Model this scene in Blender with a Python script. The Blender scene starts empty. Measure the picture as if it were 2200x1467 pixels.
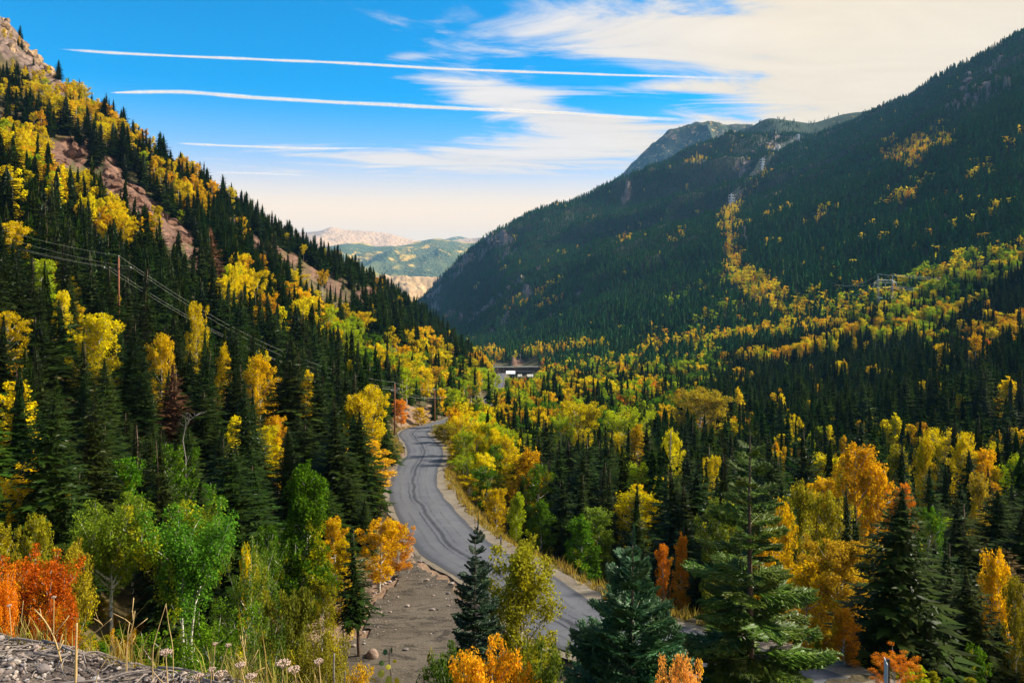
import bpy, math, random
import numpy as np
from mathutils import Vector, Matrix

random.seed(7)
rng = np.random.default_rng(11)
SC = bpy.context.scene
COL = SC.collection

# ------------------------------------------------------------------ camera
F, CX, CY = 1711.0, 1100.0, 600.0          # focal length, principal column and horizon row of the photograph
cam_data = bpy.data.cameras.new('camera')
cam_data.sensor_width = 36.0
cam_data.lens = 36.0 * F / 2200.0
cam_data.shift_y = (CY - 733.5) / 2200.0
cam_data.clip_start = 0.05
cam_data.clip_end = 150000.0
cam = bpy.data.objects.new('camera', cam_data)
cam.rotation_euler = (math.pi / 2, 0, 0)
COL.objects.link(cam)
SC.camera = cam

# ------------------------------------------------------------------ sun, exposure
SUN_AZ, SUN_EL = math.radians(76), math.radians(38)      # azimuth clockwise from +Y (view direction)
SUN_DIR = Vector((math.sin(SUN_AZ) * math.cos(SUN_EL), math.cos(SUN_AZ) * math.cos(SUN_EL), math.sin(SUN_EL)))
sun_data = bpy.data.lights.new('sun', 'SUN')
sun_data.energy = 5.0
sun_data.angle = math.radians(4)
sun_data.color = (1.0, 0.93, 0.78)
sun = bpy.data.objects.new('sun', sun_data)
sun.rotation_euler = SUN_DIR.to_track_quat('Z', 'Y').to_euler()
COL.objects.link(sun)
vs = SC.view_settings
vs.view_transform = 'Standard'
vs.look = 'None'
vs.exposure = 0.92
vs.gamma = 1.0
vs.use_curve_mapping = False
SC.cycles.use_denoising = True
SC.cycles.max_bounces = 4
SC.cycles.diffuse_bounces = 1
SC.cycles.transmission_bounces = 2
SC.cycles.transparent_max_bounces = 12
SC.cycles.volume_bounces = 0

# ------------------------------------------------------------------ node helpers
class NT:
    def __init__(self, tree):
        self.t = tree
        tree.nodes.clear()
    def n(self, kind, **kw):
        nd = self.t.nodes.new(kind)
        for k, v in kw.items():
            setattr(nd, k, v)
        return nd
    def put(self, sock, v):
        if v is None:
            return
        if hasattr(v, 'is_output') or isinstance(v, bpy.types.NodeSocket):
            self.t.links.new(v, sock)
        else:
            if hasattr(sock.default_value, '__len__') and not hasattr(v, '__len__'):
                v = [v] * len(sock.default_value)
            if hasattr(sock.default_value, '__len__') and len(sock.default_value) == 4 and len(v) == 3:
                v = (*v, 1.0)
            sock.default_value = v
    def m(self, op, a, b=None, c=None, clamp=False):
        nd = self.n('ShaderNodeMath', operation=op, use_clamp=clamp)
        self.put(nd.inputs[0], a); self.put(nd.inputs[1], b); self.put(nd.inputs[2], c)
        return nd.outputs[0]
    def vm(self, op, a, b=None):
        nd = self.n('ShaderNodeVectorMath', operation=op)
        self.put(nd.inputs[0], a); self.put(nd.inputs[1], b)
        return nd.outputs[0]
    def ss(self, v, lo, hi, a=0.0, b=1.0):
        nd = self.n('ShaderNodeMapRange', interpolation_type='SMOOTHSTEP')
        self.put(nd.inputs[0], v)
        for i, q in enumerate((lo, hi, a, b)):
            self.put(nd.inputs[1 + i], q)
        return nd.outputs[0]
    def lin(self, v, lo, hi, a=0.0, b=1.0):
        nd = self.n('ShaderNodeMapRange')
        self.put(nd.inputs[0], v)
        for i, q in enumerate((lo, hi, a, b)):
            self.put(nd.inputs[1 + i], q)
        return nd.outputs[0]
    def mix(self, f, a, b, blend='MIX'):
        nd = self.n('ShaderNodeMix', data_type='RGBA', blend_type=blend)
        nd.clamp_factor = True
        self.put(nd.inputs[0], f); self.put(nd.inputs[6], a); self.put(nd.inputs[7], b)
        return nd.outputs[2]
    def noise(self, vec, scale, detail=3, rough=0.5, dist=0.0, dim='3D'):
        nd = self.n('ShaderNodeTexNoise', noise_dimensions=dim)
        self.put(nd.inputs['Vector'], vec)
        nd.inputs['Scale'].default_value = scale
        nd.inputs['Detail'].default_value = detail
        nd.inputs['Roughness'].default_value = rough
        nd.inputs['Distortion'].default_value = dist
        return nd.outputs['Fac']
    def attr(self, name):
        return self.n('ShaderNodeAttribute', attribute_name=name)
    def link(self, a, b):
        self.t.links.new(a, b)

# ------------------------------------------------------------------ sky
world = bpy.data.worlds.new('World')
SC.world = world
world.use_nodes = True
w = NT(world.node_tree)
sky = w.n('ShaderNodeTexSky', sky_type='NISHITA', sun_disc=False)
sky.sun_elevation = SUN_EL
sky.sun_rotation = SUN_AZ
sky.altitude = 2600
sky.air_density = 1.0
sky.dust_density = 0.6
sky.ozone_density = 2.5
tc = w.n('ShaderNodeTexCoord')
sep = w.n('ShaderNodeSeparateXYZ')
w.link(tc.outputs['Generated'], sep.inputs[0])
nx, ny, nz = sep.outputs
zc = w.m('MAXIMUM', nz, 0.012)
# cirrus lies on a level sheet high above: project the view ray onto it
cu = w.m('DIVIDE', nx, zc)
cv = w.m('DIVIDE', ny, zc)
yc = w.m('MAXIMUM', ny, 0.05)
su = w.m('DIVIDE', nx, yc)                     # tangent of azimuth, tangent of elevation
sv = w.m('DIVIDE', nz, w.m('SQRT', w.m('ADD', w.m('MULTIPLY', nx, nx), w.m('MAXIMUM', w.m('MULTIPLY', ny, ny), 0.0004))))
comb = w.n('ShaderNodeCombineXYZ')
rotx = w.m('ADD', w.m('MULTIPLY', cu, 0.30), w.m('MULTIPLY', cv, 0.10))
roty = w.m('SUBTRACT', w.m('MULTIPLY', cv, 0.62), w.m('MULTIPLY', cu, 0.12))
w.put(comb.inputs[0], rotx); w.put(comb.inputs[1], roty); w.put(comb.inputs[2], 0.0)
n1 = w.noise(comb.outputs[0], 0.75, 7, 0.58, 0.7)
n2 = w.noise(comb.outputs[0], 2.6, 8, 0.62, 1.4)
nn = w.m('ADD', w.m('MULTIPLY', n1, 0.52), w.m('MULTIPLY', n2, 0.48))
def bump(pu, pv, ru, rv, amp, tilt=0.0):
    """a bank of cirrus about one sky direction (photograph pixel centre and size)"""
    u0, v0 = (pu - CX) / F, (CY - pv) / F
    du = w.m('DIVIDE', w.m('SUBTRACT', su, u0), ru / F)
    dv0 = w.m('SUBTRACT', w.m('SUBTRACT', sv, v0), w.m('MULTIPLY', w.m('SUBTRACT', su, u0), tilt))
    dv = w.m('DIVIDE', dv0, rv / F)
    r2 = w.m('ADD', w.m('MULTIPLY', du, du), w.m('MULTIPLY', dv, dv))
    return w.m('MULTIPLY', w.m('EXPONENT', w.m('MULTIPLY', r2, -1.0)), amp)
bias = w.ss(su, 0.05, 0.52, 0.0, 0.36)        # cloud thickens towards the sun side
for a in ((1300, 85, 300, 70, 0.24, -0.08), (1130, 230, 230, 48, 0.25, -0.26), (900, 345, 420, 22, 0.15, -0.02),
          (700, 378, 320, 12, 0.09, 0.0), (500, 104, 150, 10, 0.10, 0.03), (1180, 330, 330, 60, 0.16, 0.05),
          (870, 127, 60, 9, 0.09, 0.05), (1330, 262, 150, 20, 0.10, -0.05), (1000, 410, 420, 14, 0.10, 0.0), (1450, 200, 260, 16, 0.10, -0.03)):
    bias = w.m('ADD', bias, bump(*a))
cover = w.m('ADD', nn, bias)
cl = w.ss(cover, 0.57, 0.72)
hz = w.ss(sv, 0.07, 0.235, 1.0, 0.0)             # pale band low above the ridges
hs = w.n('ShaderNodeHueSaturation')
hs.inputs['Hue'].default_value = 0.488
hs.inputs['Saturation'].default_value = 1.9
hs.inputs['Value'].default_value = 1.48
w.link(sky.outputs[0], hs.inputs['Color'])
blue = hs.outputs[0]
cream = (7.4, 6.3, 4.7)
white = (6.9, 6.4, 5.9)
veil = w.mix(w.m('MULTIPLY', hz, 0.93), blue, w.mix(w.ss(sv, 0.085, 0.175, 1.0, 0.0), (4.6, 4.8, 6.0), (9.6, 6.9, 4.1)))
ccol = w.mix(w.ss(su, 0.0, 0.4), white, cream)
ccol = w.mix(1.0, ccol, w.lin(w.m('ADD', w.m('MULTIPLY', n2, 0.6), w.m('MULTIPLY', n1, 0.4)), 0.36, 0.66, 0.85, 1.0), 'MULTIPLY')
skyc = w.mix(w.m('MULTIPLY', cl, 0.96), veil, ccol)
bg = w.n('ShaderNodeBackground')
w.link(skyc, bg.inputs['Color'])
bg.inputs['Strength'].default_value = 0.08
wo = w.n('ShaderNodeOutputWorld')
w.link(bg.outputs[0], wo.inputs['Surface'])

# ------------------------------------------------------------------ object helpers
def tag(o, label=None, cat=None, group=None, kind=None):
    if label: o['label'] = label
    if cat: o['category'] = cat
    if group: o['group'] = group
    if kind: o['kind'] = kind
    return o
def add(o, parent=None):
    COL.objects.link(o)
    if parent is not None:
        o.parent = parent
    return o
def empty(name, loc, rz=0.0, scale=None):
    o = bpy.data.objects.new(name, None)
    o.location = loc
    o.rotation_euler = (0, 0, rz)
    o.empty_display_size = 0.5
    if scale: o.scale = scale
    return add(o)
def mesh(name, v, f, mat=None, smooth=False):
    """v (N,3); f one (M,k) array or a list of such arrays"""
    me = bpy.data.meshes.new(name)
    v = np.asarray(v, dtype=np.float32).reshape(-1, 3)
    fl = f if isinstance(f, list) else [f]
    fl = [np.asarray(q, dtype=np.int32) for q in fl if len(q)]
    me.vertices.add(len(v))
    me.vertices.foreach_set('co', v.ravel())
    li = np.concatenate([q.ravel() for q in fl])
    tot = np.concatenate([np.full(len(q), q.shape[1], np.int32) for q in fl])
    st = np.concatenate([[0], np.cumsum(tot)[:-1]]).astype(np.int32)
    me.loops.add(len(li))
    me.loops.foreach_set('vertex_index', li)
    me.polygons.add(len(tot))
    me.polygons.foreach_set('loop_start', st)
    try:
        me.polygons.foreach_set('loop_total', tot)
    except Exception:
        pass
    me.polygons.foreach_set('use_smooth', np.full(len(tot), smooth, dtype=bool))
    if mat: me.materials.append(mat)
    me.update()
    me.validate()
    return me
def attr_f(me, name, vals):
    a = me.attributes.new(name, 'FLOAT', 'POINT')
    a.data.foreach_set('value', np.asarray(vals, dtype=np.float32))
def obj(name, me, parent=None, loc=None):
    o = bpy.data.objects.new(name, me)
    if loc is not None: o.location = loc
    return add(o, parent)

class MB:
    """collects shapes into one mesh"""
    def __init__(self): self.v, self.f3, self.f4, self.n = [], [], [], 0
    def push(self, v, f3=None, f4=None):
        v = np.asarray(v, float).reshape(-1, 3)
        if f3 is not None and len(f3): self.f3.append(np.asarray(f3, int) + self.n)
        if f4 is not None and len(f4): self.f4.append(np.asarray(f4, int) + self.n)
        self.v.append(v); self.n += len(v)
    def tube(self, pts, rad, k=6, cap=True):
        pts = np.asarray(pts, float); m = len(pts)
        rad = np.full(m, rad) if np.isscalar(rad) else np.asarray(rad, float)
        d = np.gradient(pts, axis=0)
        d /= np.linalg.norm(d, axis=1)[:, None] + 1e-9
        ref = np.where(np.abs(d[:, 2:3]) > 0.9, [[1.0, 0, 0]], [[0, 0, 1.0]])
        a = np.cross(d, ref); a /= np.linalg.norm(a, axis=1)[:, None] + 1e-9
        b = np.cross(d, a)
        t = np.arange(k) * 2 * math.pi / k
        ring = pts[:, None, :] + rad[:, None, None] * (np.cos(t)[None, :, None] * a[:, None, :] + np.sin(t)[None, :, None] * b[:, None, :])
        i = np.arange(m - 1)[:, None] * k; j = np.arange(k)[None, :]; j2 = (j + 1) % k
        q = np.stack([i + j, i + j2, i + k + j2, i + k + j], -1).reshape(-1, 4)
        v = ring.reshape(-1, 3)
        f3 = None
        if cap:
            v = np.vstack([v, pts[0], pts[-1]])
            jj = np.arange(k); c0, c1 = m * k, m * k + 1
            f3 = np.vstack([np.stack([np.full(k, c0), (jj + 1) % k, jj], -1), np.stack([np.full(k, c1), (m - 1) * k + jj, (m - 1) * k + (jj + 1) % k], -1)])
        self.push(v, f3, q)
    def beam(self, a, b, t=0.1, t2=None):
        self.tube([a, b], t / 2 if t2 is None else [t / 2, t2 / 2], 4)
    def box(self, c, s, rz=0.0):
        x, y, z = np.array(s) / 2.0
        v = np.array([(-x, -y, -z), (x, -y, -z), (x, y, -z), (-x, y, -z), (-x, -y, z), (x, -y, z), (x, y, z), (-x, y, z)])
        if rz:
            cs, sn = math.cos(rz), math.sin(rz)
            v = np.stack([v[:, 0] * cs - v[:, 1] * sn, v[:, 0] * sn + v[:, 1] * cs, v[:, 2]], -1)
        self.push(v + np.array(c), None, [(0, 3, 2, 1), (4, 5, 6, 7), (0, 1, 5, 4), (1, 2, 6, 5), (2, 3, 7, 6), (3, 0, 4, 7)])
    def mesh(self, name, mat=None, smooth=False):
        fs = []
        if self.f3: fs.append(np.vstack(self.f3))
        if self.f4: fs.append(np.vstack(self.f4))
        return mesh(name, np.vstack(self.v), fs, mat, smooth)

# ------------------------------------------------------------------ numeric noise
def vnoise(x, y, seed=0):
    x = np.asarray(x, float); y = np.asarray(y, float)
    xi = np.floor(x).astype(np.int64); yi = np.floor(y).astype(np.int64)
    fx = x - xi; fy = y - yi
    fx = fx * fx * fx * (fx * (fx * 6 - 15) + 10); fy = fy * fy * fy * (fy * (fy * 6 - 15) + 10)
    def h(a, b):
        n = (a * 374761393 + b * 668265263 + seed * 974634777) & 0x7fffffff
        n = ((n ^ (n >> 13)) * 1274126177) & 0x7fffffff
        n = ((n ^ (n >> 16)) * 668265263) & 0x7fffffff
        return ((n ^ (n >> 15)) & 0xffff) / 32767.5 - 1.0
    a = h(xi, yi); b = h(xi + 1, yi); c = h(xi, yi + 1); d = h(xi + 1, yi + 1)
    return (a * (1 - fx) + b * fx) * (1 - fy) + (c * (1 - fx) + d * fx) * fy
def fbm(x, y, seed=0, oct=4, gain=0.5):
    s = 0; a = 1.0
    for o in range(oct):
        s = s + a * vnoise(x * 2 ** o, y * 2 ** o, seed + o * 17)
        a *= gain
    return s
def sstep(x, a, b):
    t = np.clip((x - a) / (b - a), 0, 1)
    return t * t * (3 - 2 * t)
def pchip(x, y, q):
    x = np.asarray(x, float); y = np.asarray(y, float)
    h = np.diff(x); dl = np.diff(y) / h
    m = np.zeros(len(x))
    for i in range(1, len(x) - 1):
        if dl[i - 1] * dl[i] > 0:
            w1 = 2 * h[i] + h[i - 1]; w2 = h[i] + 2 * h[i - 1]
            m[i] = (w1 + w2) / (w1 / dl[i - 1] + w2 / dl[i])
    m[0], m[-1] = dl[0], dl[-1]
    i = np.clip(np.searchsorted(x, q) - 1, 0, len(h) - 1)
    t = np.clip((q - x[i]) / h[i], 0, 1)
    return ((1 + 2 * t) * (1 - t) ** 2) * y[i] + (t * (1 - t) ** 2) * h[i] * m[i] + (t * t * (3 - 2 * t)) * y[i + 1] + (t * t * (t - 1)) * h[i] * m[i + 1]
def P(px, py, d):
    return np.array([(px - CX) / F * d, d, (CY - py) / F * d])
def dist_poly(px, py, pts):
    """distance from points to a polyline"""
    px = np.asarray(px, float); py = np.asarray(py, float)
    best = np.full(px.shape, 1e18)
    for (ax, ay), (bx, by) in zip(pts[:-1], pts[1:]):
        vx, vy = bx - ax, by - ay
        t = np.clip(((px - ax) * vx + (py - ay) * vy) / (vx * vx + vy * vy + 1e-12), 0, 1)
        best = np.minimum(best, (px - ax - t * vx) ** 2 + (py - ay - t * vy) ** 2)
    return np.sqrt(best)
def in_poly(px, py, pts):
    px = np.asarray(px, float); py = np.asarray(py, float)
    r = np.zeros(px.shape, bool)
    n = len(pts)
    for i in range(n):
        (x1, y1), (x2, y2) = pts[i], pts[(i + 1) % n]
        c = ((y1 > py) != (y2 > py)) & (px < (x2 - x1) * (py - y1) / ((y2 - y1) or 1e-9) + x1)
        r ^= c
    return r

# ------------------------------------------------------------------ the lie of the land
# surveyed sections of the valley: column of the photograph -> {distance: ground height}
SECT = {
 -700: {5: -4.5, 15: -8, 35: -8, 60: -4, 105: 12, 140: 28, 200: 60, 280: 105, 400: 180, 560: 280, 800: 330, 1000: 300, 2000: 150, 6500: 0},
 0: {5: -5, 8: -7, 15: -10, 25: -13, 35: -15, 45: -16, 60: -16, 80: -13.5, 105: -9, 140: 0, 200: 20, 280: 47, 400: 99, 520: 166, 560: 181, 650: 186, 800: 145, 1000: 60, 2000: -80, 6500: -200},
 150: {5: -5, 8: -7.3, 15: -11, 25: -14.5, 35: -17, 45: -18, 60: -18.5, 80: -17, 105: -14, 140: -7, 200: 10, 280: 33, 370: 68, 480: 112, 560: 118, 650: 100, 1000: 10, 2000: -110, 6500: -220},
 300: {5: -5, 8: -7.6, 15: -12, 25: -16.5, 35: -19, 45: -20.5, 60: -21.5, 80: -21.5, 105: -19.5, 140: -13, 200: 2, 280: 22, 350: 44, 430: 70, 500: 72, 650: 35, 1000: -50, 2000: -130, 6500: -240},
 600: {5: -5, 8: -8.3, 15: -13.5, 25: -18.5, 35: -21, 45: -22.5, 60: -23.6, 80: -24.6, 105: -26, 140: -25, 200: -20, 280: -9, 380: 8, 480: 23, 560: 20, 700: -12, 1000: -80, 2000: -140, 6500: -260},
 800: {5: -5.3, 8: -8.7, 15: -14, 25: -19, 35: -22.5, 45: -23.6, 60: -24.0, 72: -24.6, 88: -25.6, 105: -27.2, 140: -29, 185: -32, 200: -32.5, 280: -31, 380: -20, 500: -7.5, 600: -14, 750: -50, 1000: -90, 2000: -150, 6500: -280},
 900: {5: -5.5, 8: -9, 15: -14.3, 25: -19, 35: -22.3, 45: -23.4, 60: -24.0, 72: -24.6, 88: -25.8, 105: -27.7, 130: -30.4, 145: -31.8, 170: -34.3, 198: -37, 280: -42, 380: -40.5, 500: -33, 560: -30, 700: -52, 1000: -95, 1600: -130, 2200: -128, 2650: -74, 2900: -120, 3500: -220, 6500: -300},
 1000: {5: -5.5, 8: -9, 15: -14, 25: -18.5, 35: -21.5, 45: -23.0, 60: -23.8, 72: -25, 88: -28.5, 105: -31.5, 145: -36.5, 200: -41, 280: -47, 400: -54, 520: -55, 620: -58, 800: -86, 1000: -98, 1400: -118, 1700: -108, 2050: -45, 2500: 78, 2750: 20, 3500: -180, 6500: -300},
 1100: {5: -5.5, 8: -9, 15: -13.5, 25: -17.5, 35: -20.5, 45: -22.4, 55: -23.0, 62: -23.4, 72: -27.5, 88: -32, 105: -35, 145: -40, 200: -46, 280: -53, 400: -63, 550: -78, 700: -91, 840: -100, 885: -94, 1000: -99, 1300: -105, 1600: -45, 2000: 52, 2400: 166, 2650: 110, 3500: -100, 6500: -300},
 1300: {5: -5.5, 8: -8.5, 15: -12, 25: -16, 35: -19, 45: -21.2, 50: -21.8, 56: -22.6, 65: -27, 80: -33, 105: -38, 145: -43, 200: -49, 280: -56, 400: -65, 550: -76, 700: -84, 900: -86, 1100: -66, 1300: -40, 1600: 28, 2000: 135, 2500: 288, 2650: 280, 3200: 120, 6500: -200},
 1600: {5: -5.5, 8: -8.5, 15: -12, 25: -16, 35: -19.6, 40: -20.8, 46: -21.6, 52: -24, 60: -29, 80: -35, 105: -40, 145: -45, 200: -50, 280: -57, 400: -63, 550: -65, 700: -60, 900: -32, 1100: 8, 1400: 78, 1800: 192, 2200: 330, 2600: 480, 2750: 470, 3500: 300, 6500: 0},
 1900: {5: -5.5, 8: -8.5, 15: -12.5, 25: -17, 35: -20, 40: -22, 50: -27.5, 60: -31.5, 70: -33.5, 80: -34.2, 105: -38.5, 145: -43, 200: -46, 280: -48, 400: -47, 550: -39, 700: -18, 900: 36, 1100: 98, 1400: 195, 1800: 340, 2080: 448, 2300: 440, 3500: 280, 6500: 50},
 2200: {5: -5.5, 8: -8.5, 15: -13, 25: -18, 35: -21.5, 40: -24, 60: -32, 80: -34, 105: -37, 145: -40, 200: -41, 280: -39, 400: -30, 550: -3, 700: 45, 900: 126, 1100: 215, 1400: 348, 1700: 502, 1870: 584, 2100: 588, 3500: 380, 6500: 100},
 2700: {5: -5.5, 15: -13, 35: -21, 60: -31, 105: -36, 200: -34, 280: -25, 400: 0, 550: 48, 700: 118, 900: 230, 1100: 340, 1400: 500, 1800: 690, 2100: 740, 3500: 500, 6500: 100},
}
L0, L1, NL = math.log(4.0), math.log(6500.0), 720
U0, U1, NU = -1.05, 0.93, 560
_lg = np.linspace(L0, L1, NL)
_ug = np.linspace(U0, U1, NU)
_cols = sorted(SECT)
_Zc = np.array([pchip(np.log(list(SECT[c])), list(SECT[c].values()), _lg) for c in _cols])
_uc = (np.array(_cols) - CX) / F
_G = np.stack([pchip(_uc, _Zc[:, k], _ug) for k in range(NL)], 1)        # (NU, NL)
for _ in range(3):                                                       # ease the creases between sections
    _G[1:-1] = 0.25 * _G[:-2] + 0.5 * _G[1:-1] + 0.25 * _G[2:]

# road centre line (photograph column, row, distance)
ROADC = [(1990, 1560, 28), (1860, 1530, 33), (1690, 1478, 39.5), (1480, 1405, 45), (1262, 1352, 50), (1110, 1252, 61), (985, 1180, 72), (918, 1103, 88), (890, 1050, 105), (900, 1000, 130),
         (914, 972, 146), (899, 946, 170), (888, 931, 185), (903, 921, 198), (935, 914, 210), (975, 902, 228), (1010, 885, 262), (1045, 862, 330), (1066, 840, 440), (1071, 826, 520), (1074, 812, 620), (1078, 802, 740)]
_rp = np.array([P(*q) for q in ROADC])
_seg = np.concatenate([[0], np.cumsum(np.linalg.norm(np.diff(_rp[:, :2], axis=0), axis=1))])
def _cr(q):
    out = np.zeros((len(q), 3))
    for k in range(3):
        m = np.gradient(_rp[:, k], _seg)
        i = np.clip(np.searchsorted(_seg, q) - 1, 0, len(_seg) - 2)
        h = _seg[i + 1] - _seg[i]; t = (q - _seg[i]) / h
        out[:, k] = ((1 + 2 * t) * (1 - t) ** 2) * _rp[i, k] + (t * (1 - t) ** 2) * h * m[i] + (t * t * (3 - 2 * t)) * _rp[i + 1, k] + (t * t * (t - 1)) * h * m[i + 1]
    return out
ROAD = _cr(np.arange(0, _seg[-1], 1.0))
_k = np.ones(9) / 9
ROAD[4:-4, 2] = np.convolve(ROAD[:, 2], _k, 'valid')
RW = 3.3
def near_road(x, y):
    """distance to the road's centre line and its height there"""
    x = np.asarray(x, float).ravel(); y = np.asarray(y, float).ravel()
    dd = np.full(x.shape, 1e9); zz = np.zeros(x.shape); sd = np.zeros(x.shape)
    m = (y < 780) & (y > 15) & (np.abs(x) < 70)
    idx = np.where(m)[0]
    for a in range(0, len(idx), 4000):
        q = idx[a:a + 4000]
        D = (x[q, None] - ROAD[None, ::2, 0]) ** 2 + (y[q, None] - ROAD[None, ::2, 1]) ** 2
        j = D.argmin(1)
        dd[q] = np.sqrt(D[np.arange(len(q)), j]); zz[q] = ROAD[::2, 2][j]
        jj = np.clip(j * 2, 1, len(ROAD) - 2)
        t = ROAD[jj + 1] - ROAD[jj - 1]
        sd[q] = np.sign(t[:, 0] * (y[q] - ROAD[jj, 1]) - t[:, 1] * (x[q] - ROAD[jj, 0]))   # + = left of travel
    return dd, zz, sd
# the gravel pullout beside the road, outlined on the ground
PAD_PIX = [(884, 1178), (905, 1215), (960, 1270), (1010, 1305), (1075, 1350), (1150, 1410), (1130, 1500), (930, 1520), (690, 1520), (706, 1400), (780, 1372), (805, 1320), (835, 1262), (868, 1205)]
PADZ = -23.9
PAD = [tuple(P(a, b, PADZ * F / (CY - b))[:2]) for a, b in PAD_PIX]

# bare rock and open ground, as seen: polylines with a half width (pixels), strength
ROCKS = [([(120, 330), (175, 335), (235, 378), (300, 440), (360, 480), (440, 560), (475, 590)], 26, 1.0),
         ([(300, 280), (350, 318), (400, 352)], 17, 0.9), ([(0, 278), (40, 288)], 16, 0.8),
         ([(0, 60), (50, 90), (110, 130), (135, 160)], 40, 1.0), ([(60, 300), (120, 330)], 12, 0.6),
         ([(480, 470), (540, 520), (600, 560)], 13, 0.55), ([(620, 560), (700, 610), (770, 650)], 16, 0.38), ([(770, 650), (800, 640)], 14, 0.9),
         ([(895, 655), (960, 585), (1030, 530), (1080, 505)], 24, 0.95), ([(1010, 690), (1050, 660), (1120, 610)], 11, 0.8),
         ([(1060, 720), (1110, 670), (1140, 640)], 10, 0.8), ([(1140, 600), (1200, 560), (1290, 510)], 6, 0.7), ([(1075, 560), (1140, 520)], 9, 0.75),
         ([(940, 660), (1000, 690)], 14, 0.7), ([(1590, 350), (1640, 315), (1670, 295)], 12, 1.0), ([(1735, 330), (1770, 306)], 7, 0.9), ([(1340, 408), (1355, 398)], 7, 0.8),
         ([(2030, 250), (2080, 240), (2140, 205), (2200, 185)], 18, 0.85), ([(2070, 200), (2085, 160)], 9, 1.0), ([(2130, 145), (2150, 120)], 9, 1.0), ([(2150, 170), (2185, 150)], 10, 0.7),
         ([(1280, 590), (1330, 560)], 6, 0.6), ([(1180, 700), (1260, 660)], 5, 0.5), ([(1590, 500), (1600, 560)], 8, 0.6), ([(1990, 330), (2010, 300)], 8, 0.6),
         ([(1085, 765), (1115, 780)], 9, 0.8)]
DIRT = [([(845, 1010), (880, 985), (905, 900), (930, 880)], 18, 1.0), ([(860, 1010), (838, 1060)], 12, 0.9), ([(690, 1330), (760, 1370), (800, 1300), (850, 1230)], 42, 1.0), ([(880, 890), (905, 905)], 22, 1.0)]
def pix(x, y, z):
    y = np.maximum(y, 0.5)
    return CX + F * x / y, CY - F * z / y
def base_h(x, y):
    x = np.asarray(x, float); y = np.asarray(y, float)
    yy = np.clip(y, 4.01, 6490)
    u = np.clip(x / np.maximum(y, 4.01), U0, U1)
    a = (u - U0) / (U1 - U0) * (NU - 1); b = (np.log(yy) - L0) / (L1 - L0) * (NL - 1)
    i = np.clip(a.astype(int), 0, NU - 2); j = np.clip(b.astype(int), 0, NL - 2)
    fa, fb = a - i, b - j
    return (_G[i, j] * (1 - fa) + _G[i + 1, j] * fa) * (1 - fb) + (_G[i, j + 1] * (1 - fa) + _G[i + 1, j + 1] * fa) * fb
def strips(px, py, lst):
    m = np.zeros(np.shape(px))
    for pts, hw, s in lst:
        d = dist_poly(px, py, pts)
        m = np.maximum(m, s * sstep(-d, -hw * 1.5, -hw * 0.55))
    return m
def H(x, y, full=False):
    shp = np.shape(x)
    x = np.asarray(x, float).ravel(); y = np.asarray(y, float).ravel()
    z = base_h(x, y)
    px, py = pix(x, y, z)
    wob = fbm(px / 26, py / 26, 5, 3)
    inv = (y > 120) & (y < 3300)
    rock = np.where(inv, strips(px + 9 * wob, py + 7 * vnoise(px / 17, py / 17, 9), ROCKS), 0)
    rock = np.clip(rock * (0.75 + 0.6 * wob) * np.where(y > 900, 0.62 + 0.75 * vnoise(px / 9, py / 7, 15), 1.0), 0, 1)
    dirt = np.where(y < 320, strips(px + 6 * wob, py, DIRT), 0)
    # spurs and gullies: broad folds on the far side, small hummocks near by
    far = sstep(y, 260, 900)
    sx = (x * 0.45 + y * 0.9); sy = (x * 0.9 - y * 0.45)
    z = z + far * sstep(x / np.maximum(y, 1.0), -0.06, 0.14) * np.clip(y * 0.017, 0, 38) * (1.2 * vnoise(sx / 330 + 3.1, sy / 1500, 3) + 1.3 * vnoise(sx / 120, sy / 600, 4))
    z = z + sstep(y, 8, 400) * (1.5 + y * 0.003) * fbm(x / 45, y / 45, 21, 4)
    z = z + 0.18 * fbm(x / 3.0, y / 3.0, 31, 3) * sstep(y, 6, 14)
    z = z + rock * np.clip(y * 0.010, 0.6, 9) * (np.abs(fbm(x / (6 + y * 0.012), y / (6 + y * 0.012), 41, 4)) * 1.3 - 0.2)
    # cut and fill along the road, level pullout
    dd, zz, sd = near_road(x, y)
    k = sstep(-dd, -9.0, -4.9)
    z = z * (1 - k) + (zz - 0.12 - 0.05 * np.clip(dd - 3.3, 0, 6)) * k
    pm = (y < 90) & (y > 38) & (np.abs(x) < 30)
    kp = np.zeros(x.shape)
    if pm.any():
        ins = in_poly(x[pm], y[pm], PAD)
        dp = dist_poly(x[pm], y[pm], PAD + [PAD[0]])
        kp[pm] = np.where(ins, 1.0, 1 - sstep(dp, 0.0, 3.0))
    zpad = np.where(dd < 30, zz - 0.10 - 0.02 * np.clip(dd - 3.3, 0, 20), PADZ)
    zpad = np.minimum(zpad, PADZ + 0.2) * 0.6 + PADZ * 0.4
    kk = kp * (1 - sstep(-dd, -5.2, -3.4))
    z = z * (1 - kk) + zpad * kk
    if full:
        return z.reshape(shp), rock.reshape(shp), dirt.reshape(shp), kp.reshape(shp)
    return z.reshape(shp)

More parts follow.
